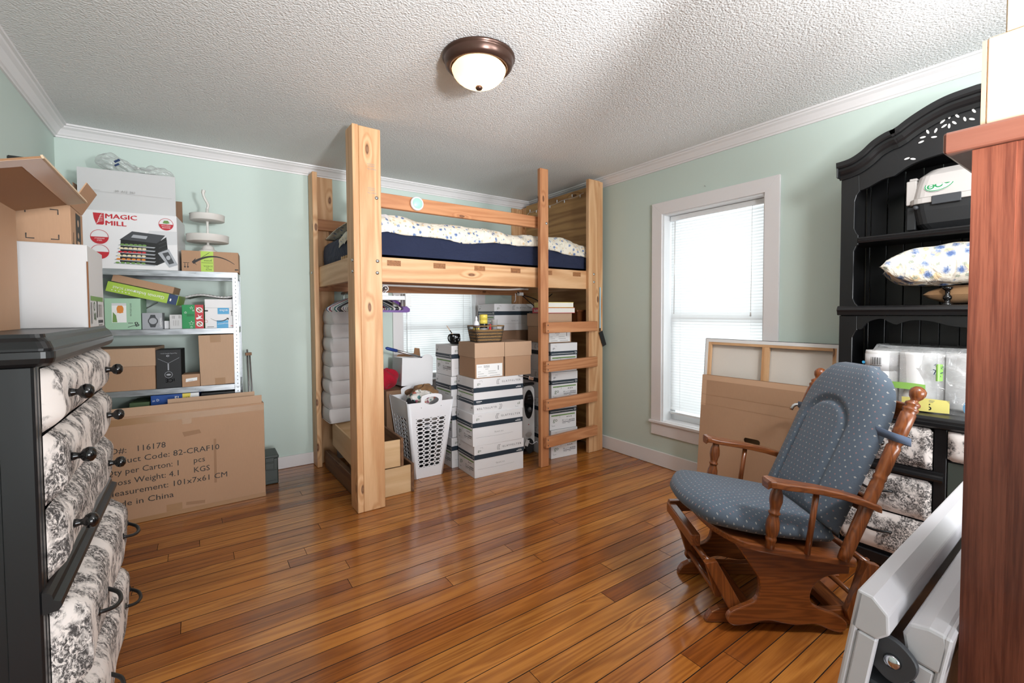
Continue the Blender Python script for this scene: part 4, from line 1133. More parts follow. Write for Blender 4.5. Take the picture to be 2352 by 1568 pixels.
def hangers():
    # rod across the depth of the bed
    ra, rb = bedw(.235, .09, 1.434), bedw(.235, 1.11, 1.434)
    tag(obj('closet_rod', MB().tube([ra, rb], .012, 12), M['alu']), 'metal closet rod under the left end of the bed', 'rod')
    def shape(w, drop, r, style):
        b = MB()
        hook = catmull([(.0, 0, -.030), (0, 0, -.012), (.010, 0, .0), (.022, 0, .010), (.018, 0, .030), (0, 0, .036), (-.018, 0, .026), (-.020, 0, .008)], 4)
        hook = [(x, y, z-.018) for x, y, z in hook]
        b.tube(hook, .0025, 6)
        if style == 'tube':
            pts = [(0, 0, -.045)]
            for s in (1,):
                pts += [(w*.18, 0, -.055), (w*.42, 0, -drop+.03), (w*.49, 0, -drop+.012), (w*.50, 0, -drop), (w*.47, 0, -drop-.014), (0, 0, -drop-.014), (-w*.47, 0, -drop-.014), (-w*.50, 0, -drop), (-w*.49, 0, -drop+.012), (-w*.42, 0, -drop+.03), (-w*.18, 0, -.055), (0, 0, -.045)]
            b.tube(pts, r, 7)
        elif style == 'velvet':
            o = [(0, -.040), (w*.20, -.060), (w*.40, -drop+.035), (w*.5, -drop+.008), (w*.51, -drop-.012), (w*.48, -drop-.022), (0, -drop-.018), (-w*.48, -drop-.022), (-w*.51, -drop-.012), (-w*.5, -drop+.008), (-w*.40, -drop+.035), (-w*.20, -.060)]
            i = [(0, -.060), (w*.18, -.076), (w*.36, -drop+.022), (w*.40, -drop-.004), (0, -drop-.004), (-w*.40, -drop-.004), (-w*.36, -drop+.022), (-w*.18, -.076)]
            o = o+[o[0]]; 
            # strips between outline points keep the hole open
            n = 40
            def res(p, closed=True):
                p = p if p[0] == p[-1] else p+[p[0]]; L = [0]
                for a, c in zip(p, p[1:]): L.append(L[-1]+math.hypot(a[0]-c[0], a[1]-c[1]))
                out = []
                for k in range(n):
                    t = L[-1]*k/n; j = max(q for q in range(len(L)) if L[q] <= t); j = min(j, len(p)-2); g = (t-L[j])/(L[j+1]-L[j])
                    out.append((p[j][0]*(1-g)+p[j+1][0]*g, p[j][1]*(1-g)+p[j+1][1]*g))
                return out
            A, B = res(o), res(i)
            for y in (-.003, .003): b._add([(x, y, z) for x, z in A]+[(x, y, z) for x, z in B], [(k, (k+1) % n, n+(k+1) % n, n+k) for k in range(n)])
            b._add([(x, -.003, z) for x, z in A]+[(x, .003, z) for x, z in A], [(k, (k+1) % n, n+(k+1) % n, n+k) for k in range(n)])
        else:   # clear clip hanger
            b.box(-w*.5, w*.5, -.004, .004, -.075, -.048).box(-.02, .02, -.004, .004, -.05, -.028)
            for s in (-1, 1):
                for q in (0, 1):
                    b.box(s*w*.44-.020, s*w*.44+.020, -.010+q*.012, -.002+q*.012, -.118, -.032)
        return b
    rnd = random.Random(4)
    # (style, colour, y along the rod)
    L = [('clip', 'clear', .075), ('clip', 'clear', .10), ('clip', 'clear', .13), ('clip', 'clear', .165), ('velvet', 'h_purple', .20), ('tube', 'h_white', .235), ('tube', 'h_white', .27), ('clip', 'clear', .30), ('tube', 'h_purple', .33), ('tube', 'h_white', .36), ('tube', 'h_black', .40), ('tube', 'h_black', .435),
         ('tube', 'h_navy', .48), ('tube', 'h_white', .52), ('tube', 'h_teal', .555), ('tube', 'h_white', .59), ('tube', 'h_blue', .625), ('tube', 'h_white', .66), ('tube', 'h_navy', .695), ('tube', 'h_pink', .73), ('tube', 'h_white', .765), ('tube', 'h_blue', .80)]
    cache = {}
    words = {'clear': 'clear plastic clip', 'h_purple': 'purple', 'h_white': 'white tubular', 'h_black': 'black tubular', 'h_navy': 'navy tubular', 'h_teal': 'teal tubular', 'h_blue': 'blue tubular', 'h_pink': 'pink tubular'}
    cnt = {}
    for st, c, y in L:
        k = (st, c)
        if k not in cache: cache[k] = shape(.43 if st != 'clip' else .36, .135 if st != 'velvet' else .14, .0045, st).mesh('hanger', M[c])
        x, yy, z = bedw(.235+rnd.uniform(-.006, .006), .03+y*.92, 1.4325)
        o = obj('clothes_hanger', cache[k], None, None, (x, yy, z), (0, 0, BT+R(rnd.uniform(-2.2, 2.2))))
        w_ = words[c] if st != 'velvet' else 'purple flat velvet'; cnt[w_] = cnt.get(w_, 0)+1
        tot = sum(1 for q in L if (words[q[1]] if q[0] != 'velvet' else 'purple flat velvet') == w_)
        lb = '%s clothes hanger under the bed' % w_+('' if tot == 1 else ', %s of that colour counted from front' % ['first', 'second', 'third', 'fourth', 'fifth', 'sixth', 'seventh'][cnt[w_]-1])
        tag(o, lb, 'hanger', 'clothes hangers on the rod')
hangers()

def left_pile():
    # support box, mostly hidden, with an open white box, a red knit and a pole on it
    b = thing('storage_box', 'plain brown storage box behind the hamper', 'box', (1.262, 3.60, 0.001))
    obj('box_body', MB().box(0, .42, 0, .36, 0, .630), M['kraft_dk'], b, bev=.002)
    t = thing('open_white_box', 'open white carton with raised brown inner flap by the window', 'box', (1.405, 3.635, .656), R(-3))
    t.rotation_euler = (R(-2), R(3), R(-3))
    w, d, h, e = .275, .26, .235, .003
    obj('front_panel', MB().box(0, w, 0, e, 0, h), M['wcard'], t); obj('back_panel', MB().box(0, w, d-e, d, 0, h), M['wcard'], t)
    obj('side_panel', MB().box(0, e, e, d-e, 0, h), M['gcard'], t); obj('side_panel', MB().box(w-e, w, e, d-e, 0, h), M['gcard'], t)
    obj('bottom', MB().box(e, w-e, e, d-e, 0, e), M['kraft_in'], t)
    obj('flap', MB().prism([(.03, h), (w-.02, h), (w-.03, h+.075), (w*.72, h+.080), (w*.70, h+.03), (.05, h+.02)], d-e*1.0, d, 'y'), M['kraft_in'], t)
    obj('flap', MB().prism(catmull([(w*.62, h), (w*.72, h+.026), (w*.82, h+.034), (w*.92, h+.024), (w, h)], 5), 0, e, 'y'), M['wcard'], t)
    def f(u, v):
        a = u*2*PI; e = -PI/2+v*PI; k = 1+.12*math.sin(2*a+1)+.10*math.sin(4*a+3*e)
        return (1.30+.095*k*math.cos(a)*math.cos(e), 3.70+.085*k*math.sin(a)*math.cos(e), .722+.077*k*math.sin(e))
    tag(obj('red_knit', MB().grid(f, 34, 18, cu=True), M['redknit']), 'crumpled bright red knitted cloth behind the hamper', 'cloth')
    p = thing('extension_pole', 'aluminium pole with a blue foam grip lying across the white box', 'pole', (0, 0, 0))
    a, c = Vector((1.262, 3.60, .985)), Vector((1.595, 3.66, .886))
    q = a.lerp(c, .30)
    obj('grip', MB().tube([a, a.lerp(q, .12), q], .013, 12, rs=[.006, .013, .014]), M['blue_foam'], p)
    obj('shaft', MB().tube([q, c.lerp(q, .25), c], .009, 12, rs=[.011, .009, .004]), M['alu'], p)
    obj('tip', MB().tube([c, c+(c-a).normalized()*.012], .005, 8), M['blue_foam'], p)
left_pile()
# ------------------------------------------------------------------ metal shelf in the far left corner
SO, ST = (.246, 3.62), R(-6.5)
def shw(x, y, z=0):
    c, s = math.cos(ST), math.sin(ST)
    return (SO[0]+x*c-y*s, SO[1]+x*s+y*c, z)
DECK = (1.548, 1.172, .790, .41, .06)
def shelf():
    t = thing('metal_shelf', 'galvanised steel shelving unit with perforated corner posts', 'shelf', (SO[0], SO[1], 0), ST)
    w, d, a, e = .91, .37, .032, .002
    for (x, sx) in ((0, -1), (-w, 1)):
        for (y, sy) in ((0, 1), (d, -1)):
            o = obj('corner_post', MB().box(0, sx*a, 0, sy*e, 0.001, DECK[0]-.001) if False else
                    MB().box(min(0, sx*a), max(0, sx*a), min(0, sy*e), max(0, sy*e), .001, DECK[0]-.002).box(min(0, sx*e), max(0, sx*e), min(sy*e, sy*a), max(sy*e, sy*a), .001, DECK[0]-.002), M['galv'], t, (x+sx*-.0, y, 0))
            if sy == 1:
                p = P2()
                for k in range(58): p.disc(sx*a*.45, .05+k*.0256, .0032, 0, n=8)
                q = p.put('post_hole', [M['black_plain']], o, 'F', off=.0004)
    for z in DECK:
        obj('shelf_deck', MB().box(-w+.003, -.003, .003, d-.003, z-.003, z).box(-w+a+.001, -a-.001, -.001, .0025, z-.036, z).box(-w+a+.001, -a-.001, .0025, .010, z-.036, z-.034)
            .box(-w+a+.001, -a-.001, -.003, -.001, z-.010, z-.004).box(-w+a+.001, -a-.001, -.003, -.001, z-.030, z-.024)
            .box(-w+a+.001, -a-.001, d-.0025, d+.001, z-.036, z).box(-w+.001, -w+.003, a+.001, d-a-.001, z-.036, z).box(-.003, -.001, a+.001, d-a-.001, z-.036, z), M['galv'], t)
    for z0 in (1.30, .92):
        obj('cross_brace', MB().tube([(-w+.02, d-.004, z0-.2), (-w*.55, d-.002, z0+.05)], .003, 6), M['galv'], t)
shelf()
def cbox(name, label, cat, x, y, z, w, d, h, mat, deg=0, group=None, tilt=0, frame=None, bev=.0015):
    """closed box at a shelf-frame position, front-left-bottom corner at (x, y, z)"""
    lx, ly, lz = (frame or shw)(x, y, z)
    t = thing(name, label, cat, (lx, ly, lz), (ST if frame is None else 0)+R(deg), group)
    if tilt: t.rotation_euler = (0, R(tilt), t.rotation_euler.z)
    obj('box_body', MB().box(0, w, 0, d, 0, h), mat, t, bev=bev)
    return t
def smile(p, u, v, s, mi, flip=1):
    pts = [(u+s*q, v+flip*s*.20*(1-(2*q-1)**2)) for q in [k/14 for k in range(15)]]
    p.line(pts, [s*(.012+.055*(k/14 if flip < 0 else 1-k/14)) for k in range(15)], mi)
def shelf_items():
    e = .0008
    d0, d1, d2, d3 = DECK[:4]
    # dehydrator carton
    W_, Dp, H = .47, .33, .350
    t = cbox('appliance_carton', 'large white appliance carton with red lettering and a food dehydrator picture', 'carton', -.80, .0, d0+e, W_, Dp, H, M['wcard'])
    k = [M['red'], M['paper'], M['black_plain'], M['cloud'], M['dark_grey'], M['ink_soft'], M['orange'], M['cream'], M['bar_green'], M['silver'], M['red']]
    p = P2()
    p.rect(.0, .155, W_, .175, 3) if False else None
    p.poly([(.26, .15), (W_, .165), (W_, .25), (.33, .245)], 3)
    [(p.text('MAGIC', .118+q, .305+q*.5, .027, 0, w=.150), p.text('MILL', .118+q, .263+q*.5, .027, 0, w=.098)) for q in (-.0016, 0, .0016)]
    p.poly([(.075, .264), (.105, .264), (.111, .270), (.111, .334), (.06, .334), (.064, .30)], 0)
    for q in range(5): p.line([(.075+.004*q, .27+q*.011), (.088+.003*q, .285+q*.011), (.105, .288+q*.010)], .0022, 1)
    # dehydrator: black housing, six trays, door
    n0 = len(p.b.v); hx, hy = .17, .055
    p.poly([(hx, hy+.095), (hx+.055, hy+.135), (hx+.20, hy+.125), (hx+.165, hy+.085)], 4)
    p.poly([(hx, hy), (hx+.16, hy-.010), (hx+.16, hy+.088), (hx+.006, hy+.098)], 2)
    p.poly([(hx+.16, hy-.010), (hx+.215, hy+.015), (hx+.205, hy+.118), (hx+.16, hy+.088)], 2)
    for q in range(6): p.line([(hx+.170, hy-.001+q*.017), (hx+.208, hy+.017+q*.017)], .0018, 4)
    p.poly([(hx+.05, hy+.108), (hx+.115, hy+.104), (hx+.122, hy+.117), (hx+.06, hy+.121)], 9)
    cols = (8, 6, 7, 0, 7, 8)
    for q in range(6):
        zt = hy-.008+q*.0158; x0 = hx-.022+.022*q/5
        p.poly([(x0-.006, zt), (hx+.150, zt-.006), (hx+.156, zt-.001), (x0, zt+.004)], 9)
        for j in range(6): p.disc(x0+.012+j*(.022-.0006*q), zt+.0045, .0095, cols[q], ry=.0042, n=12)
    p.poly([(hx+.165, hy+.045), (hx+.215, hy+.065), (hx+.255, hy-.005), (hx+.215, hy-.018)], 9)
    p.poly([(hx+.185, hy+.045), (hx+.212, hy+.052), (hx+.238, hy+.003), (hx+.215, hy-.004)], 4)
    p.disc(hx+.212, hy+.026, .010, 9, n=14)
    for q in range(n0, len(p.b.v)):
        x_, y_, z_ = p.b.v[q]; p.b.v[q] = (.155+(x_-.148)*1.14, .022+(y_-.04)*1.42, z_)
    for cx, cy, r, wd in ((.415, .292, .037, ('INCLUDES', 'SILICONE')), (.088, .19, .042, ('STAINLESS', 'STEEL')), (.088, .10, .042, ('', ''))):
        p.ring(cx, cy, r, .0025, 0); p.poly([(cx+r*math.cos(R(a)), cy+r*math.sin(R(a))) for a in range(180, 361, 12)], 0)
        p.text(wd[0], cx, cy-.013, .007, 1, al='c'); p.text(wd[1], cx, cy-.025, .007, 1, al='c')
    p.poly([(.398, .298), (.405, .315), (.425, .316), (.434, .30), (.418, .296)], 8)
    p.put('carton_print', k, t, 'F', off=.0005)
    obj('upright_flap', MB().box(-.010, W_-.004, 0, .004, H, H+.252), M['gcard'], t, (0, 0, .0), (R(-1.5), 0, 0))
    obj('rear_flap', MB().box(.01, W_-.01, Dp-.004, Dp, H+.001, H+.16), M['kraft_dk'], t)
    obj('side_flap', MB().box(0, .004, .03, Dp-.03, H+.001, H+.16), M['kraft_dk'], t, (.0, 0, 0), (0, R(-4), 0))
    p = P2(); p.text('09  A12  361', .17, H+.115, .013, 0); p.line([(.02, H+.12), (.10, H+.118)], .001, 0); p.line([(.01, H+.112), (.45, H+.106)], .0008, 0)
    p.put('stamp', [M['ink_soft']], t, 'F', off=.0135)
    # film of air pillows on the flap
    def air(u, v):
        a = u*2*PI; x = -.40+.80*(v-.5)*.46
        q = math.sin(v*PI)**.5; r = .072*q*(1+.20*math.sin(v*9+1)+.16*math.sin(4*a+v*7)+.12*math.sin(7*a-v*19)+.08*math.sin(11*a+v*31)+.06*math.sin(v*47+3*a))
        X = -.545+(v-.5)*.40
        return shw(X, .085+r*.9*math.cos(a), max(2.154, 2.185+r*.80*math.sin(a)+.022*math.sin(v*8)-.05*(v-.2)+.05*max(0, .35-v)))
    ap = thing('air_pillow', 'crumpled clear plastic air pillow on top of the white appliance carton', 'air pillow')
    obj('film', MB().grid(air, 48, 60, cu=True), M['film'], ap)
    pp = P2().rect(0, 0, .032, .016, 0).rect(-.012, -.022, .014, -.008, 0); o = pp.put('blue_print', [M['dnavy']], ap, 'F'); o.location = shw(-.63, .012, 2.196); o.rotation_euler = (R(-20), R(-35), ST)
    # parcel with arrow and lime tape, upside down
    t = cbox('shipping_box', 'small brown shipping box with black curved arrow and lime green tape', 'box', -.312, .01, d0+e, .318, .20, .135, M['kraft'])
    p = P2(); p.rect(.105, 0, .175, .135, 1); smile(p, .06, .055, .235, 0, 1)
    p.poly([(.055, .062), (.078, .088), (.070, .058), (.085, .040)], 0)
    for q in (0, .016): p.line([(.018+q, .025), (.018+q, .052)], .003, 0); p.poly([(.012+q, .032), (.024+q, .032), (.018+q, .020)], 0)
    p.rect(.010, .054, .042, .057, 0); p.rect(.296, .014, .316, .022, 0)
    p.rect(.108, .058, .172, .060, 0); p.text('prime', .165, .078, .013, 0, rot=180); p.text('BACK', .163, .018, .009, 0, rot=180); p.text('TO', .150, .030, .008, 0, rot=180); p.text('SCHOOL', .170, .041, .009, 0, rot=180)
    for q in range(5): p.line([(.112+q*.008, .094+q*.006), (.122+q*.008, .104+q*.006)], .002, 0)
    p.put('box_print', [M['ink'], M['limetape']], t, 'F', off=.0005)
    # two-tier tray
    t = thing('tiered_tray', 'distressed white metal two-tier serving tray with a curved handle', 'tray', shw(-.175, .12, d0+.136+e))
    Cm = M['cream_metal']
    obj('foot', MB().lathe([(0, 0), (.058, .001), (.060, .008), (.045, .018), (.036, .026), (.034, .040), (.020, .052), (.008, .056), (.008, .07)], 28), Cm, t)
    def dish(z, r, h): return MB().lathe([(0, z), (r*.97, z+.001), (r, z+.003), (r*1.01, z+h), (r*1.025, z+h+.003), (r*.995, z+h+.001), (r*.985, z+.005), (0, z+.004)], 36)
    obj('lower_dish', dish(.070, .122, .045), Cm, t); obj('stem', MB().lathe([(.008, .074), (.030, .078), (.012, .10), (.008, .13), (.007, .20), (.009, .215)], 16), Cm, t)
    obj('upper_dish', dish(.215, .100, .04), Cm, t)
    obj('handle', MB().lathe([(.045, .221), (.02, .235), (.009, .255), (.008, .30)], 16).tube(catmull([(0, 0, .295), (.006, 0, .33), (-.012, 0, .37), (-.020, 0, .40), (-.016, 0, .425)], 5), .009, 8, rs=[.008]*16+[.011]*5), Cm, t)
    # second deck: leaning slim boxes
    def slim(name, label, x, z, w, h, d, mat, tilt, y=.02):
        lx, ly, lz = shw(x, y, z); t = thing(name, label, 'box', (lx, ly, lz), ST); t.rotation_euler = (0, R(tilt), ST)
        obj('box_body', MB().box(0, w, 0, d, 0, h), mat, t, bev=.001); return t
    t = slim('scale_box', 'lime green bathroom scale box lying tilted across smaller boxes', -.700, 1.414, .365, .062, .28, M['lime'], 14.0)
    p = P2(); p.rect(.312, 0, .362, .062, 1); p.rect(.322, .018, .330, .034, 0)
    p.text('Garmin Index', .292, .040, .020, 0, rot=180); p.text('SMART SCALE', .145, .040, .013, 0, rot=180)
    for q in range(6): p.disc(.03+q*.017, .014, .003, 0, n=8)
    p.put('box_print', [M['paper'], M['dnavy']], t, 'F', off=.0005)
    slim('flat_kraft_box', 'flat brown box lying on the lime green scale box', -.672, 1.476, .315, .045, .25, M['kraft'], 14.0, .03)
    t = cbox('glass_box', 'pale mint green box with a jug picture under the tilted scale box', 'box', -.705, .012, d1+e, .176, .16, .195, M['mint'])
    p = P2(); p.rect(.035, .045, .105, .165, 0); p.disc(.075, .128, .017, 1, ry=.026); p.poly([(.06, .105), (.09, .105), (.088, .14), (.062, .14)], 1); p.poly([(.037, .047), (.06, .047), (.055, .09), (.04, .11)], 2); p.rect(.035, .150, .105, .165, 3)
    p.text('RECYCLED GLASS', .130, .085, .007, 4, rot=-90 if False else 90); p.text('B', .150, .018, .028, 4, rot=15, bold=.006); p.rect(.112, .040, .136, .043, 4); p.line([(.11, .015), (.13, .022), (.16, .028)], .003, 4)
    p.put('box_print', [M['paper'], M['orange'], M['bar_green'], M['cloud'], M['ink']], t, 'F', off=.0005)
    t = cbox('watch_box', 'grey box with a smartwatch picture on the second deck', 'box', -.524, .01, d1+e, .103, .08, .104, M['silver'])
    p = P2(); p.poly([(.042, .012), (.066, .012), (.072, .03), (.072, .07), (.066, .092), (.044, .092), (.036, .07), (.036, .03)], 0); p.disc(.055, .052, .026, 0); p.disc(.055, .052, .020, 1); p.text('GARMIN', .100, .012, .011, 2, rot=90, w=None)
    p.put('box_print', [M['dark_grey'], M['silver'], M['paper']], t, 'F', off=.0005)
    t = cbox('small_white_box', 'tiny white box next to the watch box', 'box', -.418, .05, d1+e, .030, .05, .052, M['wcard'])
    t = cbox('printed_white_box', 'small white box with barcode beside the green and red box', 'box', -.384, .012, d1+e, .066, .06, .092, M['gcard'])
    p = P2()
    for q in range(4): p.rect(.014+q*.004, .066, .016+q*.004, .085, 0); p.rect(.048+q*.003, .068, .0495+q*.003, .088, 0); p.rect(.02+q*.009, .02, .022+q*.009, .055, 0)
    p.put('box_print', [M['ink_soft']], t, 'F', off=.0005)
    t = cbox('gift_shoebox', 'green and red Christmas shoebox with star and wreath print', 'box', -.317, .005, d1+e, .118, .20, .156, M['green'])
    p = P2(); p.rect(.070, 0, .118, .156, 1)
    for cy in (.122, .030): p.ring(.095, cy, .015, .006, 2); p.ring(.095, cy, .010, .003, 0); p.line([(.078, cy+.016), (.112, cy-.016)], .004, 2)
    p.poly([(.075, .07), (.09, .076), (.085, .095), (.096, .08), (.110, .088), (.10, .072), (.114, .062), (.095, .064), (.08, .058)], 2)
    def star(u, v, s):
        pts = [(u+s*(1 if q % 2 == 0 else .42)*math.sin(q*PI/5), v+s*(1 if q % 2 == 0 else .42)*math.cos(q*PI/5)) for q in range(10)]; p.line(pts+[pts[0]], .0014, 2)
    for u, v, s in ((.02, .105, .008), (.052, .135, .010), (.05, .035, .015), (.05, .010, .008), (.062, .118, .006)): star(u, v, s)
    p.rect(.026, .080, .066, .096, 3)
    p.put('box_print', [M['green'], M['red'], M['paper'], flat('dark_green', srgb(10, 112, 56), .4)], t, 'F', off=.0005)
    t = cbox('speaker_carton', 'white box with blue tapes and a black smile arrow at the right end', 'box', -.194, .02, d1+e, .174, .24, .194, M['wcard'])
    p = P2(); p.rect(.0, .135, .176, .1365, 3); p.rect(.072, .094, .138, .136, 0); p.text('echo', .130, .126, .017, 1, rot=180); p.rect(.066, .0, .132, .052, 0); p.text('amazonPrime', .071, .024, .008, 1, rot=6)
    smile(p, .032, .066, .10, 2, -1); p.poly([(.122, .070), (.136, .066), (.133, .052)], 2); p.rect(.0, .112, .018, .121, 2)
    for q in (0, .016): p.line([(.152+q, .088), (.152+q, .118)], .003, 2); p.poly([(.146+q, .110), (.158+q, .110), (.152+q, .122)], 2)
    p.rect(.148, .083, .174, .0855, 2); p.ring(.006, .046, .009, .0015, 4); p.rect(.145, .012, .175, .016, 4); p.rect(.012, .008, .05, .011, 2)
    p.put('box_print', [M['sky'], M['paper'], M['ink'], M['ink_soft'], M['red']], t, 'F', off=.0005)
    def bub(u, v): 
        return shw(-.30+u*.285, .03+v*.2, d1+.206+.012*math.sin(u*6)+.004*math.sin(u*90)*math.sin(v*60)+.018*u)
    o = tag(obj('bubble_wrap', MB().grid(bub, 60, 24), M['clear']), 'sheet of bubble wrap lying over the boxes on the second deck', 'bubble wrap'); m = o.modifiers.new('s', 'SOLIDIFY'); m.thickness = .012; m.offset = 0
    # third deck
    t = cbox('file_box', 'brown lidded box at the left of the third deck', 'box', -.80, .0, d2+e, .335, .30, .26, M['kraft'])
    obj('box_lid', MB().box(-.004, .339, -.004, .304, .150, .264), M['kraft_lt'], t, bev=.002)
    t = cbox('microphone_box', 'tall black box with a microphone diagram, standing upside down', 'box', -.461, .012, d2+e, .132, .16, .248, M['black_matte'])
    p = P2(); p.text('Plug and Play USB Microphone', .110, .226, .006, 0, rot=180, w=.085); p.disc(.062, .208, .008, 0, ry=.006); p.disc(.063, .208, .004, 1, ry=.003)
    p.line([(.010, .192), (.064, .160), (.122, .194)], .0016, 0); p.rect(.060, .115, .067, .158, 0); p.ring(.064, .086, .020, .002, 0); p.disc(.064, .086, .012, 0, ry=.006); p.text('iCE', .094, .060, .024, 2, rot=180, bold=.006)
    p.put('box_print', [M['silver'], M['black_plain'], M['black_gloss']], t, 'F', off=.0005)
    t = cbox('label_box', 'small brown box with a white address label on the third deck', 'box', -.326, .0, d2+e, .097, .12, .082, M['kraft'])
    P2().poly([(.020, .032), (.082, .040), (.083, .060), (.021, .054)], 0).text('LIMITED', .035, .036, .005, 1, rot=7).put('label', [M['paper'], M['ink']], t, 'F', off=.0005)
    t = cbox('tall_box', 'tall plain brown box with two tape tabs at the right of the third deck', 'box', -.226, .004, d2+e, .208, .24, .335, M['kraft_lt'], tilt=-1.2)
    [P2().rect(*r).put('tape_strip', [M['tape']], t, 'F', off=.0005) for r in ((.065, .285, .125, .335), (.082, .0, .14, .045))]
    # fourth deck
    t = cbox('blue_book_box', 'blue and yellow software box on the fourth deck above the flat carton', 'box', -.492, .005, d3+e, .255, .16, .338, M['blue'])
    p = P2(); p.rect(.165, .0, .255, .338, 1); p.poly([(.165, .0), (.165, .338), (.21, .338)], 0); p.text('F!', .125, .300, .024, 2, bold=.006); p.text('D', .030, .300, .014, 2); p.text('ps', .01, .300, .010, 2); p.text('12', .185, .300, .016, 3); p.rect(.105, .285, .125, .305, 4); p.rect(.0, .338, .02, .338, 2)
    p.put('box_print', [M['yellow'], M['paper'], M['paper'], M['ink'], M['red']], t, 'F', off=.0005)
    cbox('green_binder', 'green binder lying low on the fourth deck', 'binder', -.60, .01, d3+e, .10, .2, .30, M['logo_green'])
    cbox('black_case', 'black case at the right of the fourth deck', 'case', -.225, .01, d3+e, .21, .3, .33, M['black_plain'])
shelf_items()
# thin metal stand leaning between shelf and wall
o = thing('metal_stand', 'slim folded metal stand leaning on the right side of the shelf', 'stand', (.318, 3.94, 0))
obj('leg', MB().tube([(.020, .0, .004), (.0, .0, 1.0)], .006, 8), M['alu'], o); obj('leg', MB().tube([(.052, .03, .004), (.018, .03, .96)], .006, 8), M['alu'], o)
obj('bracket', MB().box(-.012, .028, -.01, .03, .955, .975), M['kraft_dk'], o)

# big flat carton standing in front of the shelf
def flat_carton():
    W_, H, Dp = 1.01, .655, .07
    t = thing('flat_carton', 'large flat brown carton printed with shipping data, standing on the floor', 'carton', (-.632, 3.532, .001), R(.8))
    obj('carton_body', MB().box(0, W_, 0, Dp, 0, H), M['kraft'], t, bev=.004, seg=2)
    obj('top_flap', MB().box(.02, W_-.012, .004, .008, H, H+.052), M['kraft_lt'], t); obj('top_flap', MB().box(.48, W_-.05, Dp-.02, Dp-.016, H, H+.075), M['kraft_lt'], t)
    p = P2()
    for r in ((.0, H-.052, W_, H-.012), (.0, .001, W_, .030), (.55, H-.085, .60, H-.053), (.46, .031, .54, .075)):
        P2().rect(*r).put('tape_strip', [M['tape']], t, 'F', off=.0005)
    L = [('PO#:   116178', .44), ('Product Code: 82-CRAF10', .378), ('Qty per Carton: 1     pcs', .313), ('Gross Weight: 4.1     KGS', .250), ('Measurement: 101x7x61 CM', .187), ('Made in China', .120)]
    ws = (.285, .565, .485, .51, .605, .318)
    for (s, v), w in zip(L, ws): P2().text(s, .180, v, .034, 0, w=w).put('text_line', [M['ink']], t, 'F', off=.001)
    p = P2(); p.line([(.72, .16), (.722, .45)], .014, 0); p.poly([(.55, .52), (.64, .525), (.65, .50), (.56, .49)], 0); p.line([(.56, .06), (.66, .05)], .02, 0)
    p.put('scuff', [kraft('scuffed_kraft', srgb(158, 122, 94))], t, 'F', off=.0006)
flat_carton()
def ammo_can():
    t = thing('ammo_can', 'small dark green steel ammunition can on the floor beside the flat carton', 'ammo can', (.372, 3.765, .001), R(-1))
    w, d, h = .115, .20, .19
    obj('body', MB().box(0, w, 0, d, 0, h), M['ammo'], t, bev=.006, seg=2)
    obj('lid', MB().box(-.004, w+.004, -.006, d+.006, h+.001, h+.026), M['ammo'], t, bev=.006, seg=2)
    obj('latch', MB().box(w*.25, w*.75, -.014, -.001, h-.075, h+.012).box(w*.3, w*.7, -.018, -.014, h-.03, h-.018), M['ammo'], t, bev=.002)
    obj('rib', MB().box(w*.1, w*.9, -.003, .001, .02, .028).box(w*.1, w*.9, -.003, .001, .10, .105), M['ammo'], t)
ammo_can()
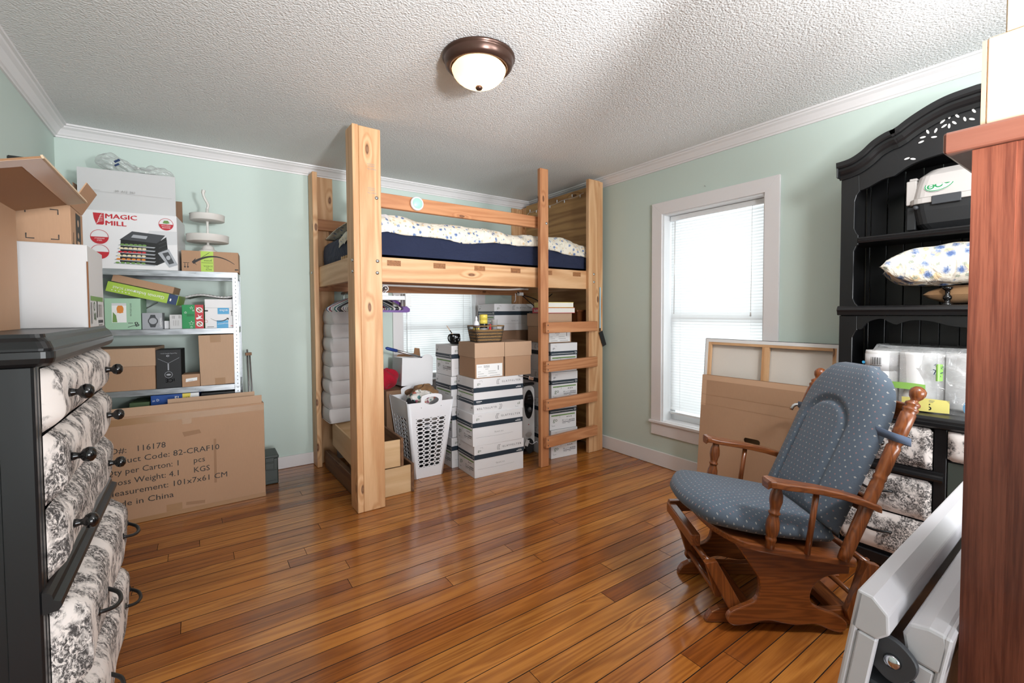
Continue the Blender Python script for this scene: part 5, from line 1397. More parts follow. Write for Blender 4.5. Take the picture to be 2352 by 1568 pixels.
# ------------------------------------------------------------------ black chest of drawers on the left
def padded(x0, x1, y0, y1, z0, z1, bulge, axis):
    """a stuffed drawer front as one closed mesh; axis 'x': bulges to +x over the (y, z) rectangle, '-x': to -x"""
    b = MB()
    nu, nv = 26, 14
    def prof(t): 
        a = min(t, 1-t)*2; return (1-(1-min(a/.62, 1))**2.6)
    def f(u, v):
        k = prof(u*1.0 if .0 else u) if False else 1
        eu = min(1, min(u, 1-u)/.045); ev = prof(v)
        q = (1-(1-eu)**2)**.5*ev
        x = x0+(x1-x0)*0+bulge*q+.003*math.sin(u*17+v*5)*q
        return (x if axis == 'x' else -x, y0+(y1-y0)*u, z0+(z1-z0)*v)
    b.grid(f, nu, nv)
    return b
def dresser():
    t = thing('chest_of_drawers', 'black painted chest of drawers with toile-covered drawer fronts, at left edge', 'dresser', (0, 0, 0))
    X0, X1, Y0, Y1 = XL+.012, -.288, 1.392, 2.252
    K = M['black']
    top = [(-.27, 0), (-.27, 0)]
    # moulded top slab: stepped profile lofted as rounded rectangles
    secs = []
    for ov, z in ((.010, 1.158), (.018, 1.165), (.022, 1.176), (.022, 1.190), (.018, 1.192), (.0185, 1.197), (.012, 1.212), (.004, 1.220), (.002, 1.228)):
        secs.append([(x, y, z) for x, y in rrect(X0-.008, X1+ov+.014, Y0-ov, Y1+ov, .02, 4)])
    obj('top', MB().strip(secs), K, t)
    obj('side_panel', MB().box(X0, X1, Y0, Y0+.02, .06, 1.157), K, t, bev=.002); obj('side_panel', MB().box(X0, X1, Y1-.02, Y1, .06, 1.157), K, t, bev=.002)
    obj('side_stile', MB().box(X1-.055, X1-.002, Y0-.004, Y0-.0002, .06, 1.157), K, t, bev=.002)
    obj('back_panel', MB().box(X0, X0+.01, Y0+.02, Y1-.02, .06, 1.157), K, t)
    obj('face_frame', MB().box(X1-.02, X1+.001, Y0+.0205, Y0+.036, .1, 1.157).box(X1-.02, X1+.001, Y1-.036, Y1-.0205, .1, 1.157).box(X1-.02, X1-.004, Y0+.036, Y1-.036, .1, 1.157), K, t)
    obj('waist_ledge', MB().strip([[(X1+o, y, z) for o, z in ((.0, .612), (.026, .615), (.032, .624), (.030, .634), (.018, .640), (.016, .652), (.008, .660), (.0, .662))] for y in (Y0-.006, Y1+.006)]), K, t)
    obj('plinth', MB().prism([(Y0-.004, .001), (Y0+.06, .001), (Y0+.10, .05), (Y1-.10, .05), (Y1-.06, .001), (Y1+.004, .001), (Y1+.004, .105), (Y0-.004, .105)], X1-.02, X1+.020, 'x'), K, t, bev=.003)
    obj('side_skirt', MB().box(X0, X1-.0205, Y0-.003, Y0+.02, .001, .0595), K, t); obj('side_skirt', MB().box(X0, X1-.0205, Y1-.02, Y1+.003, .001, .0595), K, t)
    rows = [(1.005, 1.150, 'k'), (.838, .998, 'k'), (.668, .831, 'k'), (.368, .606, 'h'), (.112, .362, 'h')]
    knob = MB().lathe([(.011, 0), (.010, .006), (.0075, .012), (.008, .017), (.0155, .022), (.019, .031), (.0175, .040), (.010, .046), (0, .048)], 20, Matrix.Rotation(R(90), 4, 'Y')).mesh('knob', M['black_gloss'])
    pull = MB().tube(catmull([(0, -.062, .004), (.010, -.058, 0), (.030, -.038, -.006), (.038, 0, -.010), (.030, .038, -.006), (.010, .058, 0), (0, .062, .004)], 6), .0055, 8).lathe([(.012, 0), (.010, .004), (0, .005)], 10, Matrix.Translation((0, -.062, .004)) @ Matrix.Rotation(R(90), 4, 'Y')).lathe([(.012, 0), (.010, .004), (0, .005)], 10, Matrix.Translation((0, .062, .004)) @ Matrix.Rotation(R(90), 4, 'Y')).mesh('drawer_pull', M['black_plain'])
    for k, (z0, z1, h) in enumerate(rows):
        bl = .030 if h == 'k' else .064
        d = obj('drawer', padded(X1+.002, 0, Y0+.040, Y1-.040, z0+.001, z1-.001, bl, 'x'), M['toile_long'], t)
        for yy in ((Y0+.15, Y1-.155) if h == 'k' else (Y0+.25, Y1-.12)):
            obj('knob' if h == 'k' else 'drawer_pull', knob if h == 'k' else pull, None, d, (X1+bl-.001, yy, (z0+z1)/2))
dresser()
def dresser_boxes():
    zt = 1.2285
    # open brown box with a flap folded out
    t = thing('open_brown_box', 'open brown carton with its side flap folded outward, on the chest of drawers', 'box', (-.700, 1.385, zt))
    w, d, h, e = .290, .485, .335, .004
    K = M['kraft']
    obj('side_panel', MB().box(w-e, w, 0, d, 0, h), K, t); obj('side_panel', MB().box(0, e, 0, d, 0, h), K, t)
    obj('end_panel', MB().box(e, w-e, 0, e, 0, h), K, t); obj('end_panel', MB().box(e, w-e, d-e, d, 0, h), K, t)
    obj('bottom', MB().box(e, w-e, e, d-e, 0, e), K, t)
    fl = obj('flap', MB().box(0, .155, 0, d, 0, e), M['kraft_in'], t, (w, 0, h), (0, R(-16), 0), bev=.001)
    obj('tape_strip', MB().box(.112, .155, 0, d, -.0012, -.0004).box(0, .112, 0, .05, -.0012, -.0004), M['cleartape'], fl)
    obj('torn_edge', MB().box(.154, .158, .0, d, -.002, e+.002), M['pale_card'], fl)
    obj('flap', MB().box(0, w-.01, 0, e, 0, .15), M['kraft_in'], t, (.005, d, h), (R(-14), 0, 0), bev=.001)
    # white carton
    t = thing('white_carton', 'white carton lying on its side with rotated green print, on the chest of drawers', 'carton', (-.268-.420, 1.905, zt), R(0))
    w, d, h = .420, .280, .255
    obj('carton_body', MB().box(0, w, 0, d, 0, h), M['gcard'], t, bev=.002)
    obj('cut_edge', MB().box(w-.002, w+.0015, -.002, .002, 0, h*.8), M['cut'], t)
    p = P2(); p.rect(.03, .085, .26, .100, 2); go_logo(p, .07, .035, .10, 0, 1) if False else None
    p.text('go', .105, .020, .042, 0, rot=90, sx=1.1); p.rect(.135, .03, .15, .085, 1); p.rect(.16, .012, .25, .022, 1)
    for k in range(9): p.rect(.17+k*.008, .032, .174+k*.008, .075, 3)
    for k in range(4): p.rect(.165+k*.02, .003, .175+k*.02, .008, 3)
    p.rect(.03, .012, .05, .08, 3)
    p.put('carton_print', [M['logo_green'], M['ink'], M['bar_green'], M['ink_soft']], t, 'R', w, d, h)
    # brown marked box on top
    t = thing('marked_brown_box', 'brown shipping box with barcode and handling marks above the white carton', 'box', (-.315-.300, 1.985, zt+.2555))
    w, d, h = .300, .19, .130
    obj('box_body', MB().box(0, w, 0, d, 0, h), M['kraft'], t, bev=.002)
    p = P2(); p.rect(.02, .025, .155, .118, 1)
    p.line([(.01, .02), (.155, .02), (.155, .125), (.01, .125)], .003, 0)
    for k in range(9): p.rect(.01, .030+k*.009, .150, .030+k*.009+(.004, .002, .005)[k % 3], 0)
    for (u, v, a, b) in ((.20, .112, 1, -1), (.272, .112, -1, -1), (.20, .02, 1, 1), (.272, .02, -1, 1)): p.line([(u+a*.018, v), (u, v), (u, v+b*.015)], .003, 0)
    p.put('box_print', [M['ink'], M['kraft_lt']], t, 'F', off=.0006)
    p = P2(); p.rect(.075, .005, .15, .12, 0)
    p.disc(.11, .09, .012, 1); p.disc(.11, .05, .010, 1); p.rect(.09, .02, .13, .03, 1); p.rect(.02, .01, .06, .014, 0); p.rect(.03, .01, .034, .05, 0)
    p.put('box_print', [M['ink'], M['kraft_lt']], t, 'R', w, d, h, off=.0006)
    fl = obj('flap', MB().box(0, .088, 0, d-.01, 0, .003), M['kraft'], t, (w, .005, h), (0, R(-62), 0))
    P2().rect(.02, .03, .055, .036, 0).rect(.02, .045, .055, .051, 0).rect(.02, .06, .055, .066, 0).rect(.02, .075, .055, .081, 0).rect(.02, .09, .055, .096, 0).put('barcode', [M['ink']], fl, 'T', H=.003)
    obj('flap', MB().box(0, w-.01, 0, .003, 0, .08), M['kraft_in'], t, (.005, d-.003, h), (R(-8), 0, 0))
    t = thing('dark_tin', 'dark patterned tin standing behind the open brown flap', 'tin', (-.455, 2.02, zt+.2555+.131))
    obj('tin_body', MB().box(0, .075, 0, .06, 0, .125), M['dark_grey'], t, bev=.002)
    obj('lid', MB().box(-.002, .077, -.002, .062, .1255, .140), M['black_gloss'], t, bev=.003)
    P2().poly([(.02, .03), (.07, .02), (.06, .07), (.03, .09)], 0).poly([(.03, .12), (.066, .128), (.055, .135)], 0).put('tin_print', [M['silver']], t, 'F')
dresser_boxes()
# ------------------------------------------------------------------ black hutch on the right wall
HY0, HY1, HX = -.03, .985, 2.80           # right end, left end, front plane of the upper part
def hutch():
    t = thing('hutch_cabinet', 'black painted hutch with arched top and toile-covered drawers', 'hutch', (0, 0, 0))
    K = M['black']; xb = XR-.018
    yc = (HY0+HY1)/2
    def sym(pts): return pts+[(2*yc-y, z) for y, z in pts[::-1]]
    # top outline of the pediment (y, z) from the left end to the centre
    outer = catmull([(.985, 2.012), (.930, 2.020), (.880, 2.045), (.835, 2.082), (.790, 2.104), (.752, 2.112)], 5)+catmull([(.738, 2.120), (.690, 2.150), (.620, 2.182), (.560, 2.198), (yc, 2.205)], 5)
    inner = catmull([(.905, 1.880), (.868, 1.890), (.835, 1.905), (.800, 1.918), (.760, 1.922), (.745, 1.935), (.710, 1.956), (.640, 1.975), (.560, 1.982), (yc, 1.984)], 4)
    # pediment board between the curves
    poly = sym(outer)+[(2*yc-y, z) for y, z in inner][:0]
    po = sym([(y, z-.05) for y, z in outer]); pi = sym(inner)
    n = 61
    def res(p):
        ys = [HY1-.0-(HY1-HY0)*k/(n-1) for k in range(n)]; out = []
        for y in ys:
            for a, b in zip(p, p[1:]):
                if (a[0] >= y >= b[0]) and a[0] != b[0]:
                    g = (a[0]-y)/(a[0]-b[0]); out.append((y, a[1]*(1-g)+b[1]*g)); break
            else: out.append((y, p[0][1] if y > yc else p[-1][1]))
        return out
    A, B = res(po), res([(HY1+.001, 1.880)]+pi+[(HY0-.001, 1.880)])
    b = MB()
    b.strip([[(HX, a[0], a[1]), (HX+.02, a[0], a[1]), (HX+.02, c[0], c[1]), (HX, c[0], c[1])] for a, c in zip(A, B)])
    obj('pediment', b, K, t)
    # crown moulding that follows the pediment (stepped profile, projecting toward the room)
    def mould(path, nm):
        prof = [(.0, -.062), (.010, -.062), (.014, -.050), (.016, -.044), (.026, -.036), (.034, -.022), (.036, -.012), (.046, -.008), (.050, .0), (.050, .022), (.0, .022)]
        secs = []
        for i, (y, z) in enumerate(path):
            a = path[max(i-1, 0)]; c = path[min(i+1, len(path)-1)]
            dy, dz = c[0]-a[0], c[1]-a[1]; L = math.hypot(dy, dz); ny, nz = (dz/L, -dy/L)
            if nz < 0: ny, nz = -ny, -nz
            secs.append([(HX-o, y+ny*q*.8, z+nz*q) for o, q in prof])
        obj(nm, MB().strip(secs), K, t)
    half = [(y, z) for y, z in outer if y > .744]; mid = [(.768, 2.106)]+[(y, z) for y, z in outer if y < .744]
    half[0] = (HY1+.008, half[0][1])
    mould(half, 'crown_moulding'); mould([(2*yc-y, z) for y, z in half[::-1]], 'crown_moulding'); mould(sym(mid), 'arch_moulding')
    obj('crown_return', MB().box(HX-.048, HX+.20, HY1+.001, HY1+.008, 1.955, 2.035), K, t, bev=.004)
    obj('top_board', MB().box(HX+.021, xb, HY0, HY1, 1.9996, 2.012), K, t)
    # stiles with scalloped inner edge
    st = [(HY1, 1.262), (HY1, 1.96), (.908, 1.96), (.905, 1.878), (.917, 1.86), (.925, 1.83), (.925, 1.69), (.915, 1.665), (.907, 1.655), (.907, 1.607), (.915, 1.60), (.925, 1.575), (.925, 1.33), (.915, 1.305), (.905, 1.295), (.905, 1.262)]
    obj('stile', MB().prism(st, HX-.001, HX+.019, 'x'), K, t, bev=.002)
    obj('stile', MB().prism([(2*yc-y, z) for y, z in st], HX-.001, HX+.019, 'x'), K, t, bev=.002)
    for y0, y1 in ((HY1-.018, HY1), (HY0, HY0+.018)): obj('side_panel', MB().box(HX+.020, xb, y0, y1, .795, 1.999), K, t)
    # back boards with grooves
    y = HY0+.019; w = .0735
    while y < HY1-.03:
        y1 = min(y+w, HY1-.019)
        obj('back_board', MB().box(0, .010, 0, y1-y-.003, 0, 1.2035), K, t, (xb-.011, y, .796), bev=.002); y += w
    # shelves
    obj('shelf', MB().box(HX+.021, xb-.012, HY0+.019, HY1-.019, 1.618, 1.640), K, t); obj('shelf_lip', MB().strip([[(HX+.020, y, 1.612), (HX-.004, y, 1.614), (HX-.008, y, 1.624), (HX-.004, y, 1.628), (HX-.006, y, 1.636), (HX-.002, y, 1.642), (HX+.020, y, 1.646)] for y in (HY0+.08, .905)]), K, t)
    obj('middle_shelf', MB().box(HX+.021, xb-.012, HY0+.019, HY1-.019, 1.268, 1.288), K, t)
    obj('middle_rail', MB().strip([[(HX+.019, y, 1.243), (HX-.010, y, 1.246), (HX-.013, y, 1.262), (HX-.018, y, 1.272), (HX-.012, y, 1.284), (HX-.004, y, 1.292), (HX+.019, y, 1.294)] for y in (HY0-.006, HY1+.006)]), K, t)
    ap = catmull([(.905, 1.175), (.893, 1.172), (.880, 1.18), (.865, 1.205), (.835, 1.222), (.800, 1.228), (.775, 1.212), (.745, 1.200), (.72, 1.212), (.68, 1.222), (.62, 1.218), (.56, 1.200), (yc, 1.188)], 4)
    ap = [(HY1, .795), (HY1, 1.242)]+[(HY0, 1.242), (HY0, .795), (HY0+.08, .795), (HY0+.08, 1.15)]+[(2*yc-y, z) for y, z in ap]+ap[::-1]+[(.905, 1.15), (.905, .795)]
    # apron and lower stiles as separate boards
    apc = catmull([(.905, 1.175), (.893, 1.172), (.880, 1.18), (.865, 1.205), (.835, 1.222), (.800, 1.228), (.775, 1.212), (.745, 1.200), (.72, 1.212), (.68, 1.222), (.62, 1.218), (.56, 1.200), (yc, 1.188)], 4)
    apc = apc+[(2*yc-y, z) for y, z in apc[::-1]]
    obj('apron', MB().strip([[(HX, y, 1.242), (HX+.018, y, 1.242), (HX+.018, y, z), (HX, y, z)] for y, z in apc]), K, t)
    ls = [(HY1, .796), (HY1, 1.242), (.905, 1.242), (.905, 1.17), (.915, 1.155), (.925, 1.13), (.925, .90), (.912, .87), (.905, .85), (.905, .796)]
    obj('lower_stile', MB().prism(ls, HX, HX+.018, 'x'), K, t, bev=.002); obj('lower_stile', MB().prism([(2*yc-y, z) for y, z in ls], HX, HX+.018, 'x'), K, t, bev=.002)
    # base cabinet
    bx = 2.695
    secs = [[(x, y, z) for x, y in rrect(bx-o, xb, HY0-o, HY1+o, .012, 3)] for o, z in ((.004, .742), (.014, .746), (.022, .754), (.022, .768), (.016, .772), (.014, .782), (.006, .790), (.004, .794))]
    obj('counter_top', MB().strip(secs), K, t)
    obj('base_carcass', MB().box(bx+.012, xb, HY0, HY1, .06, .742), K, t, bev=.002)
    [obj('base_stile', MB().box(bx, bx+.0115, q0, q1, .099, .741), K, t, bev=.002) for q0, q1 in ((.532, .575), (.930, HY1), (HY0, HY0+.055))]
    obj('base_rail', MB().box(bx, bx+.0115, .5755, .9295, .500, .548), K, t)
    obj('waist_moulding', MB().strip([[(bx-o, y, z) for o, z in ((0, .505), (.016, .508), (.022, .518), (.018, .528), (.010, .534), (.008, .544), (0, .548))] for y in (.540, HY1+.004)]), K, t)
    obj('plinth', MB().prism([(HY0, .001), (HY0+.08, .001), (HY0+.14, .045), (HY1-.14, .045), (HY1-.08, .001), (HY1, .001), (HY1, .098), (HY0, .098)], bx-.012, bx+.0115, 'x'), K, t, bev=.004)
    pull = MB().tube(catmull([(0, -.060, .0), (-.012, -.054, .002), (-.022, -.03, -.002), (-.025, 0, -.004), (-.022, .03, -.002), (-.012, .054, .002), (0, .060, .0)], 6), .006, 8).mesh('drawer_pull', M['black_plain'])
    for (y0, y1, z0, z1, ph) in ((.578, .928, .551, .738, 0), (.578, .928, .313, .497, 1), (.578, .928, .115, .306, 1), (.058, .529, .608, .738, 0)):
        d = obj('drawer', padded(-bx, 0, y0, y1, z0, z1, .022, '-x'), M['toile'], t)
        obj('drawer_core', MB().box(bx, bx+.0113, y0, y1, z0, z1), K, d)
        if ph: obj('drawer_pull', pull, None, d, (bx-.020, (y0+y1)/2+.02, (z0+z1)/2+.012))
        else: obj('knob', MB().lathe([(.008, 0), (.006, .012), (.014, .022), (.012, .032), (0, .036)], 16, Matrix.Rotation(R(-90), 4, 'Y')), M['black_gloss'], d, (bx-.021, (y0+y1)/2, (z0+z1)/2))
    obj('cabinet_door', MB().box(bx+.004, bx+.0115, .058, .529, .10, .600), M['gun_green'], t, bev=.002)
    # white leaf inlays
    lf = MB().prism([(math.cos(a)*.0105, math.sin(a)*.0042) for a in [2*PI*k/12 for k in range(12)]], -.0022, .0, 'x').mesh('leaf_inlay', M['cream_metal'])
    for dy, dz, an in ((.165, .030, 0), (.150, .048, 70), (.125, .045, 110), (.17, .012, 165), (.10, .055, 150), (.105, .075, 140), (.085, .088, 95), (.062, .082, 55), (.07, .058, 50), (.085, .05, 90), (.04, .062, 75), (.015, .085, 60), (.02, .055, 30), (.215, -.045, 170), (.195, -.052, 20), (.13, .02, 10)):
        for s in (1, -1):
            obj('leaf_inlay', lf, None, t, (HX-.0002, yc+s*dy*1.12, 2.040+dz*1.1), (R(an if s == 1 else 180-an), 0, 0))
hutch()

def hutch_items():
    xs = HX
    # pet carrier on the upper shelf; local x toward -Y of the room, y into the shelf
    t = thing('pet_carrier', 'pet carrier with beige top, black base and green eco sticker on the upper shelf', 'pet carrier', (HX+.025, .715, 1.6465), R(-90))
    L, Dp = .46, .25
    def ring(z, ins, ins_end, r=.05): return [(x, y, z) for x, y in rrect(ins_end, L-ins_end, ins, Dp-ins, r, 5)]
    obj('base_tub', MB().strip([ring(.004, .030, .035), ring(.03, .012, .018), ring(.09, .004, .008), ring(.125, .002, .004)]), M['black_matte'], t)
    obj('base_foot', MB().box(.05, L-.05, .04, Dp-.04, 0, .004), M['black_plain'], t)
    obj('flange', MB().strip([ring(.125, -.006, -.004, .055), ring(.150, -.006, -.004, .055)]), M['grey_pl'], t, bev=.002)
    top = obj('top_shell', MB().strip([ring(.150, .004, .004), ring(.20, .010, .010), ring(.255, .022, .022), ring(.285, .048, .05, .06), ring(.293, .085, .09, .04)], sm=False), M['grey_pl'], t, bev=.004)
    obj('end_bracket', MB().box(-.018, .02, .03, Dp-.03, .130, .245).box(-.010, .02, .04, Dp-.04, .245, .258), M['grey_pl'], t, bev=.003)
    obj('front_end', MB().box(-.016, .02, .03, Dp-.03, .008, .120), M['black_matte'], t, bev=.004)
    obj('latch', MB().box(.085, .185, -.012, -.0065, .112, .152), M['dark_grey'], t, bev=.002)
    obj('side_bolt', MB().lathe([(.010, 0), (.009, .016), (0, .017)], 12, Matrix.Translation((.028, .0, .108)) @ Matrix.Rotation(R(90), 4, 'X')), M['dark_grey'], t)
    def sy(z): return -.0+.012+(z-.19)*.36 if z > .19 else .004+(z-.15)*.2
    tear = [(math.sin(a)*.0075*(1+.35*math.cos(a)), -math.cos(a)*.012) for a in [2*PI*k/14 for k in range(14)]]
    tm = MB().prism(tear, -.0016, .004, 'y').mesh('air_hole', M['black_plain'])
    for r in range(3):
        for k in range(12):
            z = .252-r*.024; x = .130+k*.025+r*.012-(.006 if r == 1 else 0)
            if x > L-.03: continue
            obj('air_hole', tm, None, top, (x, sy(z)-.0004, z), (R(-22), R(-14), 0))
    p = P2(); p.disc(0, 0, .052, 0, ry=.034, rot=R(12)); p.line([(.049*math.cos(a)*.98-.030*math.sin(a)*.2, .030*math.sin(a)+.049*math.cos(a)*.2) for a in [2*PI*k/32 for k in range(33)]], .004, 1)
    for (u, v, r) in ((-.028, -.008, .011), (.0, -.002, .012), (.028, .008, .012)): p.ring(u, v, r, .006, 1) if u < .02 else p.disc(u, v, r, 1)
    p.rect(-.036, -.010, -.018, -.006, 1); p.poly([(.004, -.006), (.014, -.004), (.014, .0), (.004, .0)], 0)
    p.text('eco', -.012, -.024, .008, 1); p.text('CONTAINS', -.030, .018, .006, 1, rot=12); p.text('RECYCLED PLASTIC', -.028, -.032, .004, 1, rot=10)
    o = p.put('eco_sticker', [M['paper'], M['green']], top, 'F', off=.001); o.location = (.105, .012, .205); o.rotation_euler = (R(-20), 0, 0)
    # pillows on the middle shelf
    def pillow(name, label, c, a, b_, h, mat, rot=0, grp=None):
        def sheet(sg):
            def f(u, v):
                p, q = u*2-1, v*2-1
                px = p*(1-.10*(1-q*q)*abs(p)); qx = q*(1-.10*(1-p*p)*abs(q))
                e = max(0, (1-p**4)*(1-q**4))**.55
                wr = 1+.05*math.sin(9*p+4*q)+.04*math.sin(11*q-3*p)
                return (a*px, b_*qx, sg*h*e*wr)
            return f
        bb = MB().grid(sheet(1), 26, 26).grid(sheet(-1), 26, 26)
        t = thing(name, label, 'pillow', c, rot, grp)
        obj('pillow_case', bb, mat, t, fix=True)
        return t
    pl = pillow('floral_pillow', 'plump cream floral pillow with blue flowers on the middle shelf', (HX+.110, .560, 1.482), .130, .275, .088, M['floral_big'], R(0))
    pl.rotation_euler = (R(-3), R(5), R(14))
    cs = thing('candlestick', 'short turned black candlestick under the floral pillow', 'candlestick', (HX+.055, .575, 1.2885))
    obj('turned_stem', MB().lathe([(0, 0), (.020, .001), (.022, .008), (.012, .016), (.010, .026), (.016, .034), (.016, .044), (.009, .052), (.009, .07), (.018, .078), (.018, .088), (0, .089)], 20), M['black_gloss'], cs)
    pillow('flat_pillow', 'flat striped pillow lying under the plump one', (HX+.175, .47, 1.342), .11, .20, .045, M['brown_cloth'])
    # paper towels in film
    t = thing('paper_towel_pack', 'plastic-wrapped pack of paper towel rolls on the hutch counter', 'paper towels', (HX-.035, .62, .7955))
    for (x, y) in ((.07, .195), (.07, .045), (.07, -.02+.0)):
        pass
    roll = MB().lathe([(.018, .004), (.066, .003), (.068, .012), (.068, .262), (.066, .272), (.018, .272)], 28).mesh('towel_roll', M['paper'])
    for (x, y) in ((.080, .190), (.080, .050), (.215, .190), (.215, .050), (.215, -.090)): obj('towel_roll', roll, None, t, (x, y, 0), (0, 0, y))
    obj('printed_wrap', MB().lathe([(.0690, .175), (.0690, .255)], 28, Matrix.Translation((.080, .190, 0))), M['wcard'], t)
    p = P2()
    for k in range(9): p.rect(k*.005, 0, k*.005+(.003 if k % 2 else .0016), .036, 0)
    p.disc(-.03, .008, .007, 1); p.rect(-.004, -.006, .044, -.003, 0)
    o = p.put('barcode', [M['ink'], M['sky']], t, 'F'); o.location = (.008, .215, .205); o.rotation_euler = (0, 0, R(-90))
    def filmf(u, v):
        q = u*2*PI; co, s = math.cos(q), math.sin(q); k = 1/max(abs(co), abs(s))**.6
        hh = .292*v if v < .92 else .27+.03*math.cos((v-.92)/.08*PI/2); sh = 1 if v < .88 else 1-.55*((v-.88)/.12)**1.5
        wr = 1+.03*math.sin(7*q+9*v)+.022*math.sin(13*q-14*v)
        y = .045+.235*co*k*.86*sh*wr-(.07*max(0, -co)*(1-.5*v)); x = .148+.150*s*k*.86*sh*wr
        return (x, y, .001+hh)
    obj('film', MB().grid(filmf, 64, 26, cu=True), M['film'], t)
    def band(y0, y1, z0, z1, m, nm, bow=0.0):
        def f(u, v): y = y0+(y1-y0)*u; return (.004-.006*math.sin(u*PI)+bow*u*u, y, z0+(z1-z0)*v+.003*math.sin(u*PI)*v)
        return obj(nm, MB().grid(f, 12, 4), M[m], t)
    band(.15, .005, .100, .128, 'wrap_green', 'green_band'); band(.09, -.075, .004, .062, 'wrap_yellow', 'yellow_band', .02); band(-.03, -.05, .15, .225, 'wrap_green', 'green_band', .02)
    p = P2(); p.text('9', .0, .0, .030, 0, rot=180, bold=.006); p.rect(-.045, .008, .005, .010, 1); p.rect(-.05, .014, .01, .016, 1)
    o = p.put('lettering', [M['ink'], M['ink_soft']], t, 'F'); o.location = (.006, -.018, .042); o.rotation_euler = (0, 0, R(-90))
    p = P2(); p.disc(.03, -.012, .042, 2, ry=.030, rot=R(70)); p.disc(.028, -.012, .032, 3, ry=.020, rot=R(70)); p.text('Bounty', .055, .035, .024, 0, rot=245, bold=.006); p.text('Bounty', .055, .035, .024, 1, rot=245, bold=.0)
    o = p.put('brand_print', [M['ink'], M['ink'], M['sky'], M['orange']], t, 'F'); o.location = (.05, -.115, .055); o.rotation_euler = (0, 0, R(-70))
    p = P2(); p.text('XL', 0, 0, .022, 0, rot=160, bold=.006); p.text('2-ply', .0, .026, .012, 0, rot=160)
    o = p.put('lettering', [M['dnavy']], t, 'F'); o.location = (.012, -.055, .19); o.rotation_euler = (0, 0, R(-80))
hutch_items()

# ------------------------------------------------------------------ things leaning by the window
def leaning():
    lean = math.atan2(.075, .82)
    t = thing('flat_box', 'large flat brown box with a hand slot leaning below the window', 'box', (2.845, 1.845, .002), R(-90))
    t.rotation_euler = (R(-5.0), 0, R(-90))
    W_, H, Dp = .78, .828, .055
    bx = MB()
    # front panel with a real hand slot
    sx, sz, sw, sh = .365, .440, .052, .017
    ring_in = [(sx+(sw-sh)*c1+sh*math.cos(a), sz+sh*math.sin(a)) for c1, a in [((1 if math.cos(q) > 0 else -1), q) for q in [2*PI*(k+.5)/20 for k in range(20)]]]
    n = 20; outer = []
    for k in range(n):
        q = 2*PI*(k+.5)/n; c, s = math.cos(q), math.sin(q); m = max(abs(c), abs(s)); u, v = c/m, s/m
        outer.append((sx+(u*(W_-sx) if u > 0 else u*sx), sz+(v*(H-sz) if v > 0 else v*sz)))
    # snap the corner points
    cor = [(W_, H), (0, H), (0, 0), (W_, 0)]
    for cx, cz in cor:
        i = min(range(n), key=lambda k: math.hypot(outer[k][0]-cx, outer[k][1]-cz)); outer[i] = (cx, cz)
    fb = MB()
    for y in (0, .004): fb._add([(x, y, z) for x, z in outer]+[(x, y, z) for x, z in ring_in], [(k, (k+1) % n, n+(k+1) % n, n+k) for k in range(n)])
    fb._add([(x, 0, z) for x, z in ring_in]+[(x, .004, z) for x, z in ring_in], [(k, (k+1) % n, n+(k+1) % n, n+k) for k in range(n)])
    obj('front_panel', fb, M['kraft'], t)
    obj('back_panel', MB().box(0, W_, Dp-.004, Dp, 0, H), M['kraft_in'], t); obj('side_panel', MB().box(0, .004, .0042, Dp-.0042, 0, H).box(W_-.004, W_, .0042, Dp-.0042, 0, H), M['kraft'], t)
    obj('bottom_panel', MB().box(.0042, W_-.0042, .0042, Dp-.0042, 0, .004), M['kraft'], t)
    [P2().rect(*r).put('tape_strip', [M['cleartape']], t, 'F', off=.0006) for r in ((0, H-.035, W_, H), (0, H-.21, .035, H-.036))]
    p = P2(); p.line([(.0, H-.135), (W_*.5, H-.137), (W_, H-.135)], .002, 0); p.line([(.0, H-.20), (W_, H-.205)], .0016, 0); p.put('crease', [M['kraft_in']], t, 'F', off=.0008)
    # stretched canvas, seen from behind
    t = thing('stretched_canvas', 'back of a stretched canvas with pine stretcher bars, leaning on the window', 'canvas', (2.930, 1.885, .002), R(-90))
    t.rotation_euler = (R(-5.0), 0, R(-90))
    W_, H, Dp, bw = .835, 1.075, .036, .040
    obj('canvas', MB().box(.002, W_-.002, Dp-.004, Dp, .002, H-.002), M['canvas'], t)
    obj('canvas_edge', MB().box(-.003, 0, -.002, Dp, 0, H).box(W_, W_+.003, -.002, Dp, 0, H).box(0, W_, -.002, Dp, H, H+.003), M['black_matte'], t)
    obj('folded_canvas', MB().box(0, .020, -.0022, -.0004, 0, H).box(W_-.020, W_, -.0022, -.0004, 0, H).box(.020, W_-.020, -.0022, -.0004, H-.022, H), M['paper'], t)
    for (x0, x1, z0, z1, ax) in ((.001, bw, .001, H-.001, 'z'), (W_-bw, W_-.001, .001, H-.001, 'z'), (bw, W_-bw, H-bw, H-.001, 'x'), (bw, W_-bw, .001, bw, 'x'), (W_/2-.022, W_/2+.022, bw, H-bw, 'z')):
        obj('stretcher_bar', MB().box(x0, x1, 0, .020, z0, z1), M['pine_'+ax], t, bev=.001)
    # walking cane with a chrome crook
    t = thing('walking_cane', 'thin walking cane with a curved chrome handle behind the rocking chair', 'cane', (2.63, 1.20, .001))
    a = Vector((0, 0, 0)); h = Vector((.16, -.06, .665))
    obj('shaft', MB().tube([a, h], .009, 10), M['black_plain'], t)
    d = Vector((-.31, .44, 0)).normalized()
    pts = [h, h+Vector((0, 0, .04))]+[h+Vector((0, 0, .045))+d*(.032*(1-math.cos(q)))+Vector((0, 0, .032*math.sin(q))) for q in [PI*k/8 for k in range(1, 9)]]
    obj('crook', MB().tube(pts, .0095, 10), M['chrome'], t)
leaning()
